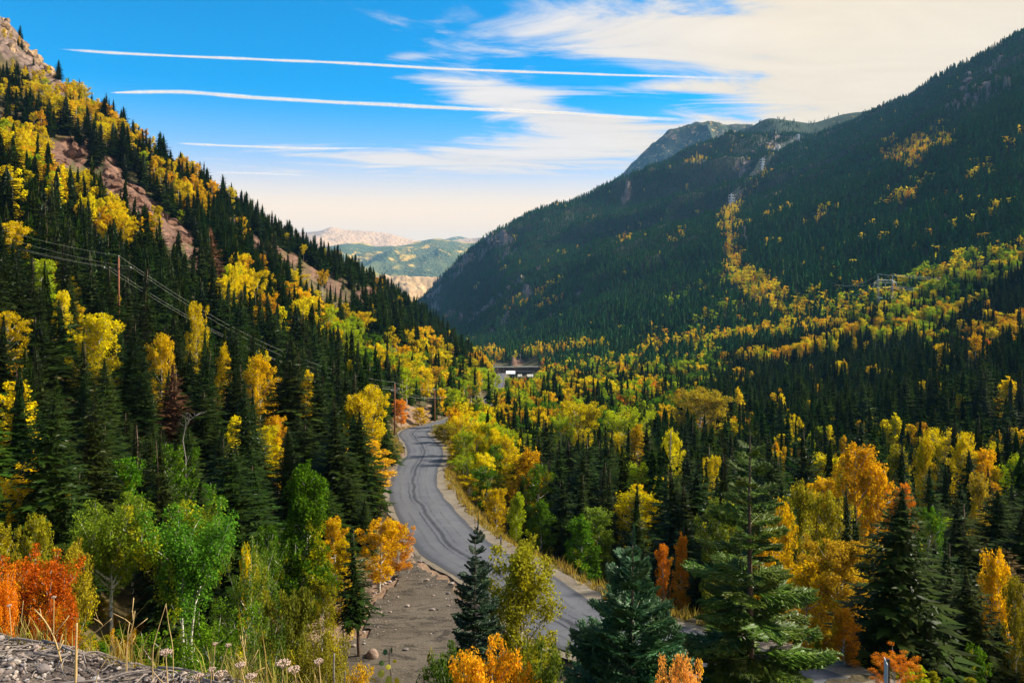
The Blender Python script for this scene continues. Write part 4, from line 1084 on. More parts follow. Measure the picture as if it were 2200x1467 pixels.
A_HEROES = [  # column, top row, distance, width, shape, colour, detail, label
 (205, 672, 95, 125, 'oval', YELLOW, 'near', 'bright yellow aspen among dark spruces on the left slope below the pole'),
 (20, 664, 90, 95, 'oval', YELLOW, 'near', 'tall yellow aspen cut by the left edge of the view'),
 (14, 770, 84, 80, 'oval', GOLD, 'near', 'golden aspen below the tall yellow one at the left edge'),
 (105, 556, 130, 50, 'column', YELLOW, 'near', 'small yellow aspen left of the upper wooden pole'),
 (425, 646, 125, 55, 'oval', YELLOW, 'near', 'small yellow aspen right of the pole, under the wires'),
 (480, 733, 115, 62, 'cone', YELLOW, 'near', 'narrow yellow aspen left of the golden pear-shaped one'),
 (345, 710, 105, 66, 'oval', GOLD, 'near', 'golden aspen between two spruces in the middle of the left slope'),
 (557, 755, 110, 86, 'oval', GOLD, 'near', 'golden pear-shaped aspen in the middle of the left slope'),
 (657, 793, 115, 42, 'column', YELLOW, 'near', 'thin yellow aspen right of a broad dark spruce'),
 (600, 890, 98, 60, 'oval', GOLD, 'near', 'golden aspen low behind the broad dark spruce'),
 (780, 842, 104, 100, 'column', YELLOW, 'near', 'tall yellow aspen column left of the road bend'),
 (772, 950, 94, 150, 'oval', (0.73, 0.38, 0.012), 'near', 'broad golden orange aspen left of the road'),
 (800, 1040, 88, 60, 'oval', OLIVE, 'near', 'olive aspen at the foot of the golden orange one'),
 (285, 975, 52, 80, 'column', GREEN, 'near', 'narrow green aspen top above the white-trunked aspen'),
 (375, 953, 55, 120, 'oval', GREEN, 'near', 'tall bright green aspen behind the white-trunked pair'),
 (437, 1040, 50, 90, 'oval', GREEN, 'near', 'green aspen to the right of the tall bright green one'),
 (640, 985, 48, 165, 'cone', GREEN, 'fine', 'large dark green aspen above the gravel pullout'),
 (580, 1120, 46, 90, 'oval', GREEN, 'near', 'green aspen at the left foot of the large dark green one'),
 (252, 1066, 28, 175, 'forked', (0.20, 0.30, 0.02), 'fine', 'white-trunked aspen with yellow-green crown on the near bank'),
 (395, 1083, 28, 215, 'forked', (0.11, 0.26, 0.02), 'fine', 'forked white-trunked aspen with green crown on the near bank'),
 (525, 1165, 26, 140, 'bush', (0.12, 0.20, 0.02), 'fine', 'green aspen thicket with yellow sprays right of the forked aspen'),
 (72, 1093, 34, 80, 'oval', OLIVE, 'near', 'yellow-olive aspen above the red shrub'),
 (8, 1120, 30, 70, 'oval', OLIVE, 'near', 'olive aspen at the left edge above the orange shrub'),
 (525, 1158, 31, 40, 'column', YELLOW, 'near', 'thin yellow aspen sapling in front of dark spruces'),
 (738, 1148, 52, 84, 'cone', YELLOW, 'near', 'yellow aspen on a thin pale stem beside the pullout'),
 (815, 1108, 61, 110, 'oval', GOLD, 'near', 'golden aspen leaning over the left road edge'),
 (858, 1122, 64, 74, 'oval', ORANGE, 'near', 'orange aspen at the corner of road and pullout'),
 (693, 1245, 47, 70, 'oval', OLIVE, 'near', 'olive aspen by the boulder above the pullout'),
 (1115, 1166, 30, 200, 'oval', (0.36, 0.35, 0.018), 'fine', 'yellow-green aspen in front of the near road'),
 (955, 908, 165, 64, 'oval', OLIVE, 'near', 'olive aspen right of the far road bend'),
 (990, 900, 172, 60, 'oval', YELLOW, 'near', 'yellow aspen behind the olive one at the far bend'),
 (1020, 888, 160, 84, 'round', LIME, 'near', 'round lime aspen above the right road edge'),
 (1045, 930, 142, 92, 'round', GREEN, 'near', 'round green aspen right of the bend'),
 (1088, 918, 150, 50, 'oval', LIME, 'near', 'lime aspen between green aspen and dark spruces'),
 (985, 955, 136, 66, 'oval', YELLOW, 'near', 'yellow aspen leaning to the inside of the bend'),
 (1005, 980, 126, 80, 'round', LIME, 'near', 'lime aspen along the right edge of the bend'),
 (1048, 1000, 112, 84, 'oval', GREEN, 'near', 'green aspen behind the yellow roadside aspens'),
 (1010, 1020, 117, 66, 'oval', YELLOW, 'near', 'yellow roadside aspen halfway down the right edge'),
 (1064, 1046, 100, 62, 'oval', YELLOW, 'near', 'yellow aspen where the roadside trees end'),
 (1108, 1056, 98, 50, 'column', LIME, 'near', 'narrow lime aspen behind the roadside end tree'),
 (1150, 998, 106, 92, 'oval', GREEN, 'near', 'broad green aspen in front of the dark spruce stand'),
 (1165, 1072, 94, 90, 'cone', GREEN, 'near', 'green aspen above the straight stretch of road'),
 (1245, 1100, 84, 104, 'cone', GREEN, 'near', 'leafy green aspen beside the roadside verge'),
 (1294, 1086, 88, 76, 'column', (0.16, 0.24, 0.02), 'near', 'slender green aspen right of the leafy one'),
 (1237, 862, 190, 118, 'round', YELLOW, 'near', 'broad bright yellow aspen in the middle of the valley floor'),
 (1208, 890, 186, 70, 'round', LIME, 'near', 'lime aspen at the foot of the broad yellow one'),
 (1370, 908, 150, 52, 'column', GOLD, 'near', 'golden aspen standing alone among dark spruces'),
 (1345, 876, 176, 120, 'round', LIME, 'near', 'wide lime aspen behind the dark spruce stand'),
 (1500, 833, 232, 150, 'round', (0.48, 0.37, 0.018), 'near', 'big round yellow-green aspen left of the fir top'),
 (1322, 925, 150, 46, 'column', YELLOW, 'near', 'thin yellow aspen left of the lone golden one'),
 (1442, 915, 140, 56, 'oval', YELLOW, 'near', 'yellow aspen right of the lone golden one'),
 (1530, 975, 118, 44, 'oval', YELLOW, 'near', 'small yellow aspen left of the fir, above its boughs'),
 (1835, 943, 86, 118, 'oval', GOLD, 'near', 'tall golden aspen crowning the right-hand group'),
 (1932, 1036, 82, 74, 'oval', ORANGE, 'near', 'orange aspen at the right flank of the golden group'),
 (1885, 985, 85, 80, 'oval', GOLD, 'near', 'golden aspen tucked behind the tallest of its group'),
 (1720, 1022, 66, 100, 'oval', OLIVE, 'near', 'olive aspen right of the fir tip'),
 (1672, 1062, 60, 80, 'oval', GOLD, 'near', 'golden aspen just behind the right boughs of the fir'),
 (1785, 1056, 62, 100, 'oval', OLIVE, 'near', 'olive gold aspen in the centre of the right-hand group'),
 (1800, 1160, 52, 165, 'oval', (0.50, 0.31, 0.016), 'fine', 'large dull gold aspen right of the fir'),
 (1890, 1160, 55, 100, 'oval', (0.42, 0.29, 0.016), 'near', 'dull gold aspen at the edge of the creek hollow'),
 (1540, 1062, 56, 110, 'oval', (0.16, 0.20, 0.02), 'near', 'green aspen left of the fir trunk'),
 (1640, 1100, 54, 70, 'oval', GOLD, 'near', 'golden aspen glowing through the fir'),
 (1915, 1285, 46, 118, 'oval', GOLD, 'near', 'golden aspen above the black signpost'),
 (1815, 1305, 42, 95, 'cone', ORANGE, 'near', 'orange tipped aspen below the large dull gold one'),
 (1922, 1395, 37, 110, 'bush', (0.66, 0.25, 0.012), 'near', 'orange gold aspen thicket behind the black signpost'),
 (1725, 1200, 52, 110, 'oval', GOLD, 'near', 'golden aspen between fir boughs and the dull gold one'),
 (1690, 1300, 46, 90, 'bush', (0.60, 0.27, 0.012), 'near', 'orange gold aspen low behind the fir'),
 (1560, 1240, 50, 100, 'bush', OLIVE, 'near', 'olive aspen thicket behind the lower fir boughs'),
 (1465, 1140, 60, 52, 'cone', ORANGE, 'near', 'orange aspen between spruce sapling and fir'),
 (1428, 1165, 61, 46, 'oval', ORANGE, 'near', 'small orange aspen above the blue-green spruce'),
 (2145, 1168, 50, 90, 'oval', GOLD, 'near', 'golden aspen near the right edge by the creek'),
 (2188, 1235, 46, 70, 'oval', OLIVE, 'near', 'olive aspen cut by the right edge'),
 (2088, 1375, 44, 70, 'oval', GREEN, 'near', 'green aspen at the bottom right beside the creek'),
 (2000, 1088, 70, 66, 'oval', GREEN, 'near', 'green aspen over the dark creek hollow'),
 (1985, 922, 105, 54, 'column', YELLOW, 'near', 'yellow aspen tip left of its twin in the right forest'),
 (2070, 922, 105, 64, 'oval', YELLOW, 'near', 'yellow aspen tip with forked crown in the right forest'),
 (2182, 968, 95, 70, 'oval', LIME, 'near', 'lime aspen at the right edge of the forest'),
 (1935, 950, 100, 60, 'column', OLIVE, 'near', 'olive aspen just right of the golden crown'),
 (2110, 1010, 80, 60, 'column', (0.36, 0.26, 0.016), 'near', 'dull gold aspen on the flank of a dark spruce'),
 (945, 786, 330, 46, 'round', GOLD, 'near', 'round golden aspen behind the middle wooden pole'),
 (1040, 790, 420, 70, 'oval', LIME, 'near', 'big lime yellow aspen at the end of the left slope band'),
 (985, 800, 380, 56, 'oval', YELLOW, 'near', 'yellow aspen left of the big lime one'),
 (905, 875, 212, 46, 'oval', GOLD, 'near', 'golden aspen on the rocky cut at the far bend'),
 (862, 855, 200, 40, 'oval', ORANGE, 'near', 'orange gold aspen just right of the middle wooden pole'),
 (722, 1110, 64, 80, 'oval', GOLD, 'near', 'golden aspen up the bank above the small dark spruce'),
 (684, 1185, 56, 80, 'oval', OLIVE, 'near', 'olive aspen between the large dark green aspen and the pullout'),
 (1590, 1405, 40, 60, 'bush', OLIVE, 'near', 'olive thicket behind the foot of the fir'),
]
S_SHRUBS = [
 (430, 1335, 20, 280, 'bush', GREEN, 'fine', 'large dark green aspen shrub under the white-trunked aspens'),
 (535, 1340, 17, 180, 'bush', (0.10, 0.17, 0.02), 'fine', 'green shrub beside the large dark green one, nearer the slope edge'),
 (150, 1163, 20, 115, 'oval', (0.36, 0.27, 0.016), 'fine', 'yellow olive shrub right of the red one'),
 (75, 1183, 15, 175, 'forked', RED, 'fine', 'red orange shrub behind the gravel at the left'),
 (-8, 1215, 13, 85, 'forked', (0.68, 0.24, 0.010), 'fine', 'orange shrub cut by the left edge'),
 (130, 1275, 11, 100, 'forked', (0.60, 0.15, 0.010), 'fine', 'orange shrub between the red and the olive ones'),
 (625, 1262, 22, 130, 'oval', (0.20, 0.22, 0.02), 'fine', 'yellow-green shrub above the dried flowers'),
 (690, 1360, 18, 130, 'forked', (0.24, 0.21, 0.02), 'fine', 'olive shrub at the left corner of the pullout'),
 (262, 1318, 5.6, 90, 'bush', (0.66, 0.40, 0.014), 'near', 'small gold shrub behind the dead twigs'),
 (1062, 1378, 19, 200, 'round', (0.76, 0.33, 0.012), 'fine', 'orange gold shrub at the bottom below the yellow-green aspen'),
 (962, 1382, 22, 150, 'round', (0.09, 0.16, 0.02), 'near', 'dark green shrub left of the orange gold one'),
 (1168, 1380, 22, 150, 'round', (0.15, 0.20, 0.02), 'near', 'green shrub between orange gold shrub and road'),
 (768, 1398, 5.0, 66, 'column', (0.70, 0.40, 0.012), 'near', 'small bright yellow sapling at the bottom of the view'),
 (1458, 1402, 10.0, 110, 'forked', (0.76, 0.30, 0.05), 'fine', 'peach orange sapling under the blue-green spruce'),
]
for px, top, d, wpx, sh, col, lod, lab in A_HEROES:
    x, y, z, h, w_ = where(px, top, d, wpx)
    aspen(x, y, min(h, 26), w_, sh, col, lab, lod, z=z)
for px, top, d, wpx, sh, col, lod, lab in S_SHRUBS:
    x, y, z, h, w_ = where(px, top, d, wpx)
    aspen(x, y, h, w_, sh, col, lab, lod, name='shrub', z=z)
S_HEROES = [
 (702, 1040, 70, 90, 'dark spruce on the bank left of the road, above the olive aspen'), (742, 1020, 74, 80, 'dark spruce below the broad golden orange aspen'), (664, 1110, 60, 80, 'dark spruce beside the large dark green aspen'), (778, 1065, 72, 56, 'slim dark spruce between golden aspens above the pullout'),
 (92, 690, 88, 130, 'large dark spruce between the two left yellow aspens'), (300, 566, 110, 100, 'dark spruce hiding the foot of the upper pole'),
 (150, 640, 100, 90, 'dark spruce left of the bright yellow aspen'), (283, 684, 96, 110, 'dark spruce with bare lower trunk right of the bright yellow aspen'),
 (433, 742, 92, 100, 'dark spruce between golden and yellow aspens on the left slope'), (621, 724, 104, 140, 'broad dark spruce right of the golden pear-shaped aspen'),
 (507, 698, 112, 80, 'dark spruce just left of the golden pear-shaped aspen'), (689, 786, 108, 86, 'dark spruce left of the tall yellow column'),
 (375, 668, 118, 80, 'dark spruce under the wires right of the pole'), (460, 556, 165, 66, 'dark spruce on the open slope below the scree'),
 (597, 622, 175, 70, 'pointed dark spruce below the yellow band'), (348, 540, 150, 70, 'dark spruce close to the upper pole on its right'),
 (549, 985, 62, 130, 'black-green spruce between the green aspens'), (480, 930, 66, 110, 'dark spruce above the tall green aspens'),
 (215, 900, 70, 120, 'dark spruce below the bright yellow aspen'), (110, 930, 66, 120, 'dark spruce above the olive aspen at the left'),
 (30, 900, 68, 110, 'dark spruce at the left edge in the middle'), (330, 900, 72, 100, 'dark spruce above the narrow green aspen'),
 (772, 1126, 50, 62, 'small dark spruce above the boulder by the pullout'), (700, 940, 84, 100, 'dark spruce left of the broad golden orange aspen'),
 (660, 900, 90, 90, 'dark spruce above the large dark green aspen'), (828, 920, 120, 50, 'thin dark spruce left of the road bend'),
 (1132, 926, 122, 62, 'leftmost spruce of the dark stand right of the road'), (1162, 930, 118, 60, 'second spruce from the left in the dark stand'),
 (1198, 940, 114, 62, 'third spruce from the left in the dark stand'), (1256, 926, 120, 66, 'fourth spruce from the left in the dark stand'),
 (1297, 910, 124, 62, 'pointed spruce left of the lone golden aspen'), (1342, 912, 124, 62, 'spruce in front of the lone golden aspen'),
 (1394, 902, 126, 66, 'spruce right of the lone golden aspen'), (1212, 1026, 96, 70, 'spruce in front of the dark stand on its left'),
 (1242, 1012, 98, 66, 'spruce in front of the dark stand in its middle'), (1364, 1036, 86, 78, 'pale-topped spruce above the blue-green spruce'),
 (1310, 1000, 92, 70, 'spruce in front of the dark stand on its right'), (1430, 1000, 88, 80, 'dark spruce left of the tall fir boughs'), (1480, 960, 100, 70, 'dark spruce behind the left side of the fir tip'),
 (1832, 1036, 58, 46, 'small dark spruce in front of the golden group'), (1918, 1080, 60, 66, 'dark spruce beside the orange flank aspen'),
 (2072, 1070, 72, 120, 'big dark spruce over the creek at the right'), (1932, 938, 100, 60, 'spruce with gold behind it in the right forest'),
 (1738, 910, 122, 60, 'dark spruce right of the fir tip'), (2150, 1050, 76, 110, 'dark spruce near the right edge above the golden aspen'),
 (2005, 1000, 84, 80, 'dark spruce above the green creek aspen'), (1660, 930, 110, 66, 'dark spruce just behind the fir tip'), (2190, 1080, 70, 100, 'dark spruce cut by the right edge'),
 (2030, 1210, 58, 80, 'dark spruce leaning over the creek hollow'), (2150, 1330, 47, 90, 'dark spruce at the lower right corner')]
for px, top, d, wpx, lab in S_HEROES:
    x, y, z, h, w_ = where(px, top, d, wpx)
    spruce(x, y, min(h, 24), w_ * (1.9 if px > 1700 else 1.45), SPRUCE, lab, 'near', z=z)

# ------------------------------------------------------------------ the rest of the forest
# where aspens grow, as seen in the photograph: outline, half width, share of aspens, palette
PAL = {'y': (('yellow', 6), ('gold', 3), ('lime', 1)), 'g': (('gold', 4), ('yellow', 4), ('orange', 0.25)), 'l': (('lime', 4), ('yellow', 4), ('green', 1.2), ('gold', 1)),
       'gr': (('green', 4), ('lime', 3), ('yellow', 1)), 'm': (('yellow', 3), ('lime', 3), ('gold', 1.2), ('green', 2.0), ('orange', 0.12))}
BANDS = [([(0, 75), (60, 110), (120, 150)], 40, 0.45, 'g'), ([(100, 150), (180, 190), (260, 230), (330, 300)], 45, 0.55, 'y'), ([(30, 270), (60, 320)], 45, 0.75, 'y'), ([(130, 365), (200, 400), (280, 460)], 34, 0.92, 'y'),
         ([(250, 260), (310, 300), (370, 360), (420, 420)], 26, 0.55, 'g'), ([(320, 430), (380, 470)], 24, 0.7, 'y'), ([(180, 200), (240, 260)], 40, 0.4, 'g'), ([(560, 560), (690, 610)], 14, 0.4, 'g'),
         ([(0, 330), (60, 360)], 30, 0.4, 'y'), ([(0, 200), (100, 250)], 40, 0.25, 'g'),
         ([(475, 560), (560, 600), (640, 640), (700, 670)], 34, 0.88, 'y'), ([(640, 630), (720, 690), (800, 740)], 30, 0.85, 'l'), ([(760, 690), (860, 730), (940, 770)], 26, 0.85, 'y'),
         ([(820, 740), (900, 780), (1000, 810), (1050, 850)], 32, 0.9, 'l'), ([(1000, 770), (1060, 770)], 24, 0.5, 'g'), ([(560, 900), (620, 1000)], 50, 0.4, 'g'),
         ([(0, 760), (30, 1000)], 50, 0.35, 'y'), ([(150, 700), (420, 830)], 40, 0.22, 'y'), ([(880, 870), (960, 860)], 30, 0.75, 'g'), ([(960, 870), (1080, 850)], 40, 0.6, 'g'),
         ([(1090, 820), (1250, 800), (1420, 790), (1530, 780)], 34, 0.62, 'm'), ([(1130, 860), (1300, 860), (1450, 850)], 36, 0.5, 'm'), ([(1000, 920), (1100, 960)], 50, 0.6, 'l'),
         ([(1110, 762), (1220, 742), (1300, 734)], 6, 0.75, 'y'), ([(1380, 745), (1480, 728), (1600, 712), (1720, 700), (1800, 690)], 12, 0.92, 'y'), ([(1590, 775), (1680, 758), (1760, 740), (1840, 712)], 11, 0.88, 'y'),
         ([(1590, 585), (1640, 620), (1690, 655), (1760, 680)], 26, 0.92, 'y'), ([(1740, 660), (1850, 650), (1950, 640)], 36, 0.72, 'l'), ([(1850, 690), (1940, 700), (2010, 690)], 32, 0.8, 'l'),
         ([(1880, 640), (1960, 610), (2060, 580), (2200, 530)], 26, 0.85, 'l'), ([(1950, 660), (2060, 620), (2200, 560)], 26, 0.7, 'gr'), ([(2100, 700), (2200, 690)], 22, 0.6, 'g'), ([(2000, 690), (2060, 640)], 20, 0.5, 'y'),
         ([(1575, 440), (1562, 480), (1570, 530), (1592, 580)], 15, 0.92, 'g'), ([(1600, 420), (1660, 350)], 6, 0.6, 'g'), ([(1920, 330), (1980, 310)], 26, 0.75, 'g'), ([(2015, 270), (2030, 300)], 14, 0.75, 'y'),
         ([(1440, 640), (1540, 600), (1600, 590)], 12, 0.45, 'gr'), ([(1500, 690), (1600, 650)], 12, 0.4, 'l'), ([(1740, 470), (1800, 440)], 7, 0.5, 'y'), ([(1900, 430), (2000, 380)], 9, 0.45, 'y'), ([(1930, 420), (1960, 410)], 12, 0.7, 'g'),
         ([(2050, 480), (2200, 420)], 7, 0.35, 'y'), ([(1480, 345), (1510, 335)], 6, 0.7, 'g'), ([(1330, 510), (1370, 490)], 6, 0.5, 'g'), ([(1440, 510), (1470, 495)], 6, 0.5, 'g'), ([(1320, 500), (1420, 470)], 5, 0.3, 'y'),
         ([(1160, 650), (1200, 640)], 6, 0.45, 'g'), ([(2080, 380), (2120, 360)], 6, 0.4, 'y'), ([(1440, 800), (1530, 790)], 26, 0.85, 'gr'), ([(1540, 760), (1560, 790)], 10, 0.6, 'l'),
         ([(1560, 900), (1800, 960)], 40, 0.18, 'y'), ([(1700, 1000), (1960, 1150), (1930, 1400)], 60, 0.32, 'g'), ([(2050, 950), (2200, 1000)], 40, 0.25, 'l'), ([(1500, 1080), (1650, 1180)], 60, 0.3, 'gr'), ([(2130, 1180), (2200, 1400)], 40, 0.2, 'g'),
         ([(1050, 1130), (1300, 1150)], 30, 0.5, 'gr'), ([(1600, 800), (2200, 830)], 60, 0.035, 'y'), ([(1700, 900), (2200, 930)], 40, 0.10, 'y'), ([(620, 1000), (720, 1200)], 60, 0.3, 'g'), ([(0, 1000), (200, 1080)], 60, 0.25, 'g')]
ROADVIEW = [(850, 935), (872, 908), (932, 905), (965, 985), (958, 1035), (1075, 1160), (1330, 1305), (1345, 1345), (1190, 1440), (930, 1480), (700, 1480), (700, 1390), (790, 1370), (880, 1190), (822, 1050), (858, 985)]
def sample(y0, y1, s, u0, u1, seed):
    g = np.random.default_rng(seed)
    X, Y = np.meshgrid(np.arange(u0 * y1, u1 * y1, s), np.arange(y0, y1, s), indexing='ij')
    x = (X + g.uniform(-0.45, 0.45, X.shape) * s).ravel(); y = (Y + g.uniform(-0.45, 0.45, X.shape) * s).ravel()
    k = (x / y > u0) & (x / y < u1) & (y > y0) & (y <= y1)
    return x[k], y[k], g
def forest():
    out = []
    for y0, y1, s, u0, u1, seed in ((40, 250, 4.1, -0.78, 0.80, 1), (250, 800, 5.0, -0.74, 0.78, 2), (800, 1500, 5.6, -0.16, 0.78, 3), (1500, 3000, 6.8, -0.16, 0.76, 4)):
        x, y, g = sample(y0, y1, s, u0, u1, seed)
        z, rock, dirt, pad = H(x, y, True)
        px, py = pix(x, y, z)
        left = (px < 1040) & (y < 900)
        h = np.where(left, g.uniform(8, 16, len(x)), g.uniform(9.5, 18, len(x)))
        h = np.where(y > 1100, g.uniform(9, 15, len(x)), h)
        h = h * (1 + 0.25 * vnoise(x / 40, y / 40, 88)) * np.where(g.random(len(x)) < 0.22, g.uniform(0.45, 0.8, len(x)), 1.0)
        h = np.where(left & (py < 260) & (y > 250), h * 0.62, h)
        hp = h * F / y
        pm = py - np.where(y < 420, 0.78, 0.5) * hp
        jx = px + 7 * g.normal(0, 1, len(x)); jy = pm + 4 * g.normal(0, 1, len(x))
        wb = 1 + 0.35 * fbm(px / 40, pm / 40, 61, 2)
        pa = np.where(left, 0.035, 0.018) + 0.05 * (vnoise(x / (25 + y * 0.03), y / (25 + y * 0.03), 71) > 0.5)
        pa = np.where(y > 1000, 0.004 + 0.30 * (fbm(x / 75, y / 75, 72, 2) > 0.92), pa)
        pal = np.full(len(x), 'y', dtype='<U2')
        for pts, hw, pr, pl in BANDS:
            dd = dist_poly(jx, jy, pts) / (hw * wb)
            ins = dd < 1
            hit = ins & (pr > pa)
            pa = np.where(ins, np.maximum(pa, pr), pa)
            pal = np.where(hit, pl, pal)
        cl_ = vnoise(x / 11, y / 11, 73) * 0.5 + 0.5
        cl_ = np.where(y < 800, np.clip(0.25 + 1.5 * sstep(cl_, 0.25, 0.75), 0, 1.6), 1.0)
        asp = g.random(len(x)) < np.where(pa > 0.1, pa * cl_, pa)
        # open ground
        op = vnoise(x / 22, y / 22, 91) * 0.5 + 0.5
        keep = (rock < 0.30) | (g.random(len(x)) < np.where(y > 900, 0.30, 0.07))
        upper = left & (py < 520) & (y > 250)
        keep &= ~(upper & (op < 0.36) & (~asp))
        keep &= ~((px < 140) & (py < 150) & left & (g.random(len(x)) < 0.5))
        keep &= ~((dist_poly(px, py, [(560, 545), (700, 620), (760, 660)]) < 26) & left & (g.random(len(x)) < 0.8))
        if y0 < 800:                             # the long rock band stays in sight
            for fy in (0.25, 0.55, 0.85):
                keep &= ~(left & (y > 180) & (dist_poly(px, py - fy * hp, ROCKS[0][0]) < 17) & (g.random(len(x)) < 0.8))
                keep &= ~(left & (y > 180) & (dist_poly(px, py - fy * hp, ROCKS[1][0]) < 9) & (g.random(len(x)) < 0.6))
        dr, zr, sd = near_road(x, y)
        keep &= (dr > np.where(y > 212, 5.0, 6.8)) & (pad < 0.02) & (dirt < 0.5)
        keep &= (dist_poly(x, y, CREEK) > 3.5)
        keep &= ~((np.abs(px - 1112) < 56) & (py > 782) & (py < 826) & (y > 640) & (y < 900))      # the power plant's clearing
        keep &= ~((np.abs(px - 1108) < 50) & (y > 300) & (y < 900) & (py - hp < 803) & (py > 775))       # nor anything tall in front of it
        keep &= ~((y < 56) & (px > 560) & (px < 1650))
        w_ = h * np.where(asp, 0.38, np.where(left | (y < 130), 0.46, 0.40)) * g.uniform(0.7, 1.35, len(x))
        wp = w_ * F / y
        if y0 < 260:
            for fx in (-0.4, 0, 0.4):
                for fy in (0.0, 0.3, 0.6, 0.85, 1.0):
                    keep &= ~in_poly(px + fx * wp * (1.1 - fy), py - fy * hp, ROADVIEW)
            hx = np.array(PLANTED)
            D = np.sqrt((x[:, None] - hx[None, :, 0]) ** 2 + (y[:, None] - hx[None, :, 1]) ** 2)
            keep &= (D > 0.75 * hx[None, :, 2] + 0.6).all(1)
            # nothing unseen in the photograph may stand in front of the picked trees by the road
            keep &= ~((y < 78) & (px > 560) & (px < 900))
        keep &= seen_from_cam(x, y, z + h, 0.004) | (y < 300)
        out.append((x[keep], y[keep], z[keep], h[keep], w_[keep], asp[keep], pal[keep]))
    return [np.concatenate(c) for c in zip(*out)]
fx_, fy_, fz_, fh_, fw_, fa_, fp_ = forest()
NF = len(fx_)
fr = np.random.default_rng(5)
COLN = {'yellow': YELLOW, 'gold': GOLD, 'orange': ORANGE, 'lime': LIME, 'green': GREEN, 'olive': OLIVE}
fc_ = np.full(NF, '      ', dtype='<U6')
for key, lst in PAL.items():
    m = fp_ == key
    nm = np.array([q[0] for q in lst]); wt = np.array([q[1] for q in lst], float)
    fc_[m] = fr.choice(nm, m.sum(), p=wt / wt.sum())
# who shows how much: near to far, silhouettes filling a coarse picture
def visible_area():
    S = 0.5
    W_, H_ = 1100, 734
    occ = np.zeros((H_, W_), bool)
    vis = np.zeros(NF)
    items = [(q[1], -1, i) for i, q in enumerate(PLANTED)]
    order = np.argsort(fy_)
    lim = order[fy_[order] < 700]
    PX, PY = pix(fx_, fy_, fz_)
    see = seen_from_cam(fx_, fy_, fz_ + fh_ * 0.8)
    hero = sorted([(o_['_y'], o_) for o_ in []], key=lambda q: q[0])
    for i in lim:
        if not see[i]: continue
        hp = fh_[i] * F / fy_[i] * S; wp = fw_[i] * F / fy_[i] * S
        x0, y1 = PX[i] * S, PY[i] * S
        a, b = int(max(0, x0 - wp / 2)), int(min(W_, x0 + wp / 2 + 1)); c, d = int(max(0, y1 - hp)), int(min(H_, y1 + 1))
        if a >= b or c >= d: continue
        yy = np.arange(c, d)[:, None]; xx = np.arange(a, b)[None]
        t = np.clip((y1 - yy) / hp, 0, 1)
        half = wp / 2 * ((1 - t) if not fa_[i] else np.sqrt(np.clip(1 - (t * 1.6 - 0.7) ** 2, 0, 1)))
        m = np.abs(xx - x0) <= half
        sub = occ[c:d, a:b]
        vis[i] = (m & ~sub).sum()
        sub |= m
    return vis
VIS = visible_area()
n_sp0, n_as0 = len(S_HEROES) + 2, len(A_HEROES)
sp_i = np.where(~fa_)[0]; as_i = np.where(fa_)[0]
pick_sp = sp_i[np.argsort(-VIS[sp_i])[:298 - n_sp0]]
pick_as = as_i[np.argsort(-VIS[as_i])[:298 - n_as0]]
pick_sp = pick_sp[VIS[pick_sp] > 3]; pick_as = pick_as[VIS[pick_as] > 3]
ANCH = [(60, 1030, 'above the red shrub at the left edge'), (50, 830, 'below the wires at the left edge'), (130, 600, 'left of the upper wooden pole'), (340, 640, 'right of the upper wooden pole'),
        (250, 500, 'below the long brown rock band'), (150, 260, 'on the sunlit upper left slope'), (450, 450, 'on the left ridge by the scree'), (330, 780, 'around the bright yellow left aspen'), (450, 830, 'under the wires in mid left slope'),
        (420, 950, 'behind the tall green aspens at left'), (600, 850, 'near the broad dark left spruce'), (650, 700, 'below the yellow band of the left slope'), (580, 560, 'on the grassy upper left slope'), (730, 620, 'on the left skyline above the far valley'),
        (800, 790, 'above the middle wooden pole'), (700, 1020, 'left of the golden roadside aspen'), (830, 930, 'left of the far road bend'), (940, 850, 'behind the far road bend'), (950, 760, 'on the lower tip of the left slope'),
        (1060, 880, 'between far bend and power plant'), (1090, 980, 'right of the winding road bend'), (1150, 830, 'in front of the valley power plant'), (1200, 970, 'in the dark stand right of the road'), (1300, 860, 'around the broad yellow valley aspen'),
        (1400, 960, 'by the lone golden valley aspen'), (1300, 1110, 'behind the verge right of the road'), (1480, 800, 'behind the big round valley aspen'), (1540, 930, 'left of the fir tip'), (1680, 900, 'right of the fir tip'),
        (1750, 1080, 'in the golden group right of the fir'), (1860, 900, 'above the tall golden right aspen'), (1950, 1050, 'above the dark creek hollow'), (2060, 930, 'around the forked yellow right aspen'), (2150, 1030, 'at the right edge in mid forest'),
        (2100, 1200, 'over the creek at the right edge'), (1880, 1300, 'around the black signpost'), (1480, 1130, 'between spruce sapling and fir'), (2000, 820, 'in the dark right-hand forest'), (2150, 760, 'at the right edge below the cables'), (1700, 790, 'below the yellow aspen lines at right')]
ORD = ['first', 'second', 'third', 'fourth', 'fifth', 'sixth', 'seventh', 'eighth', 'ninth', 'tenth', 'eleventh', 'twelfth', 'thirteenth', 'fourteenth', 'fifteenth', 'sixteenth', 'seventeenth', 'eighteenth', 'nineteenth', 'twentieth']
for _t, _tn in (('twenty', 'thirtieth'), ('thirty', 'fortieth'), ('forty', 'fiftieth'), ('fifty', 'sixtieth'), ('sixty', 'seventieth'), ('seventy', 'eightieth')):
    ORD += [_t + '-' + q for q in ORD[:9]] + [_tn]
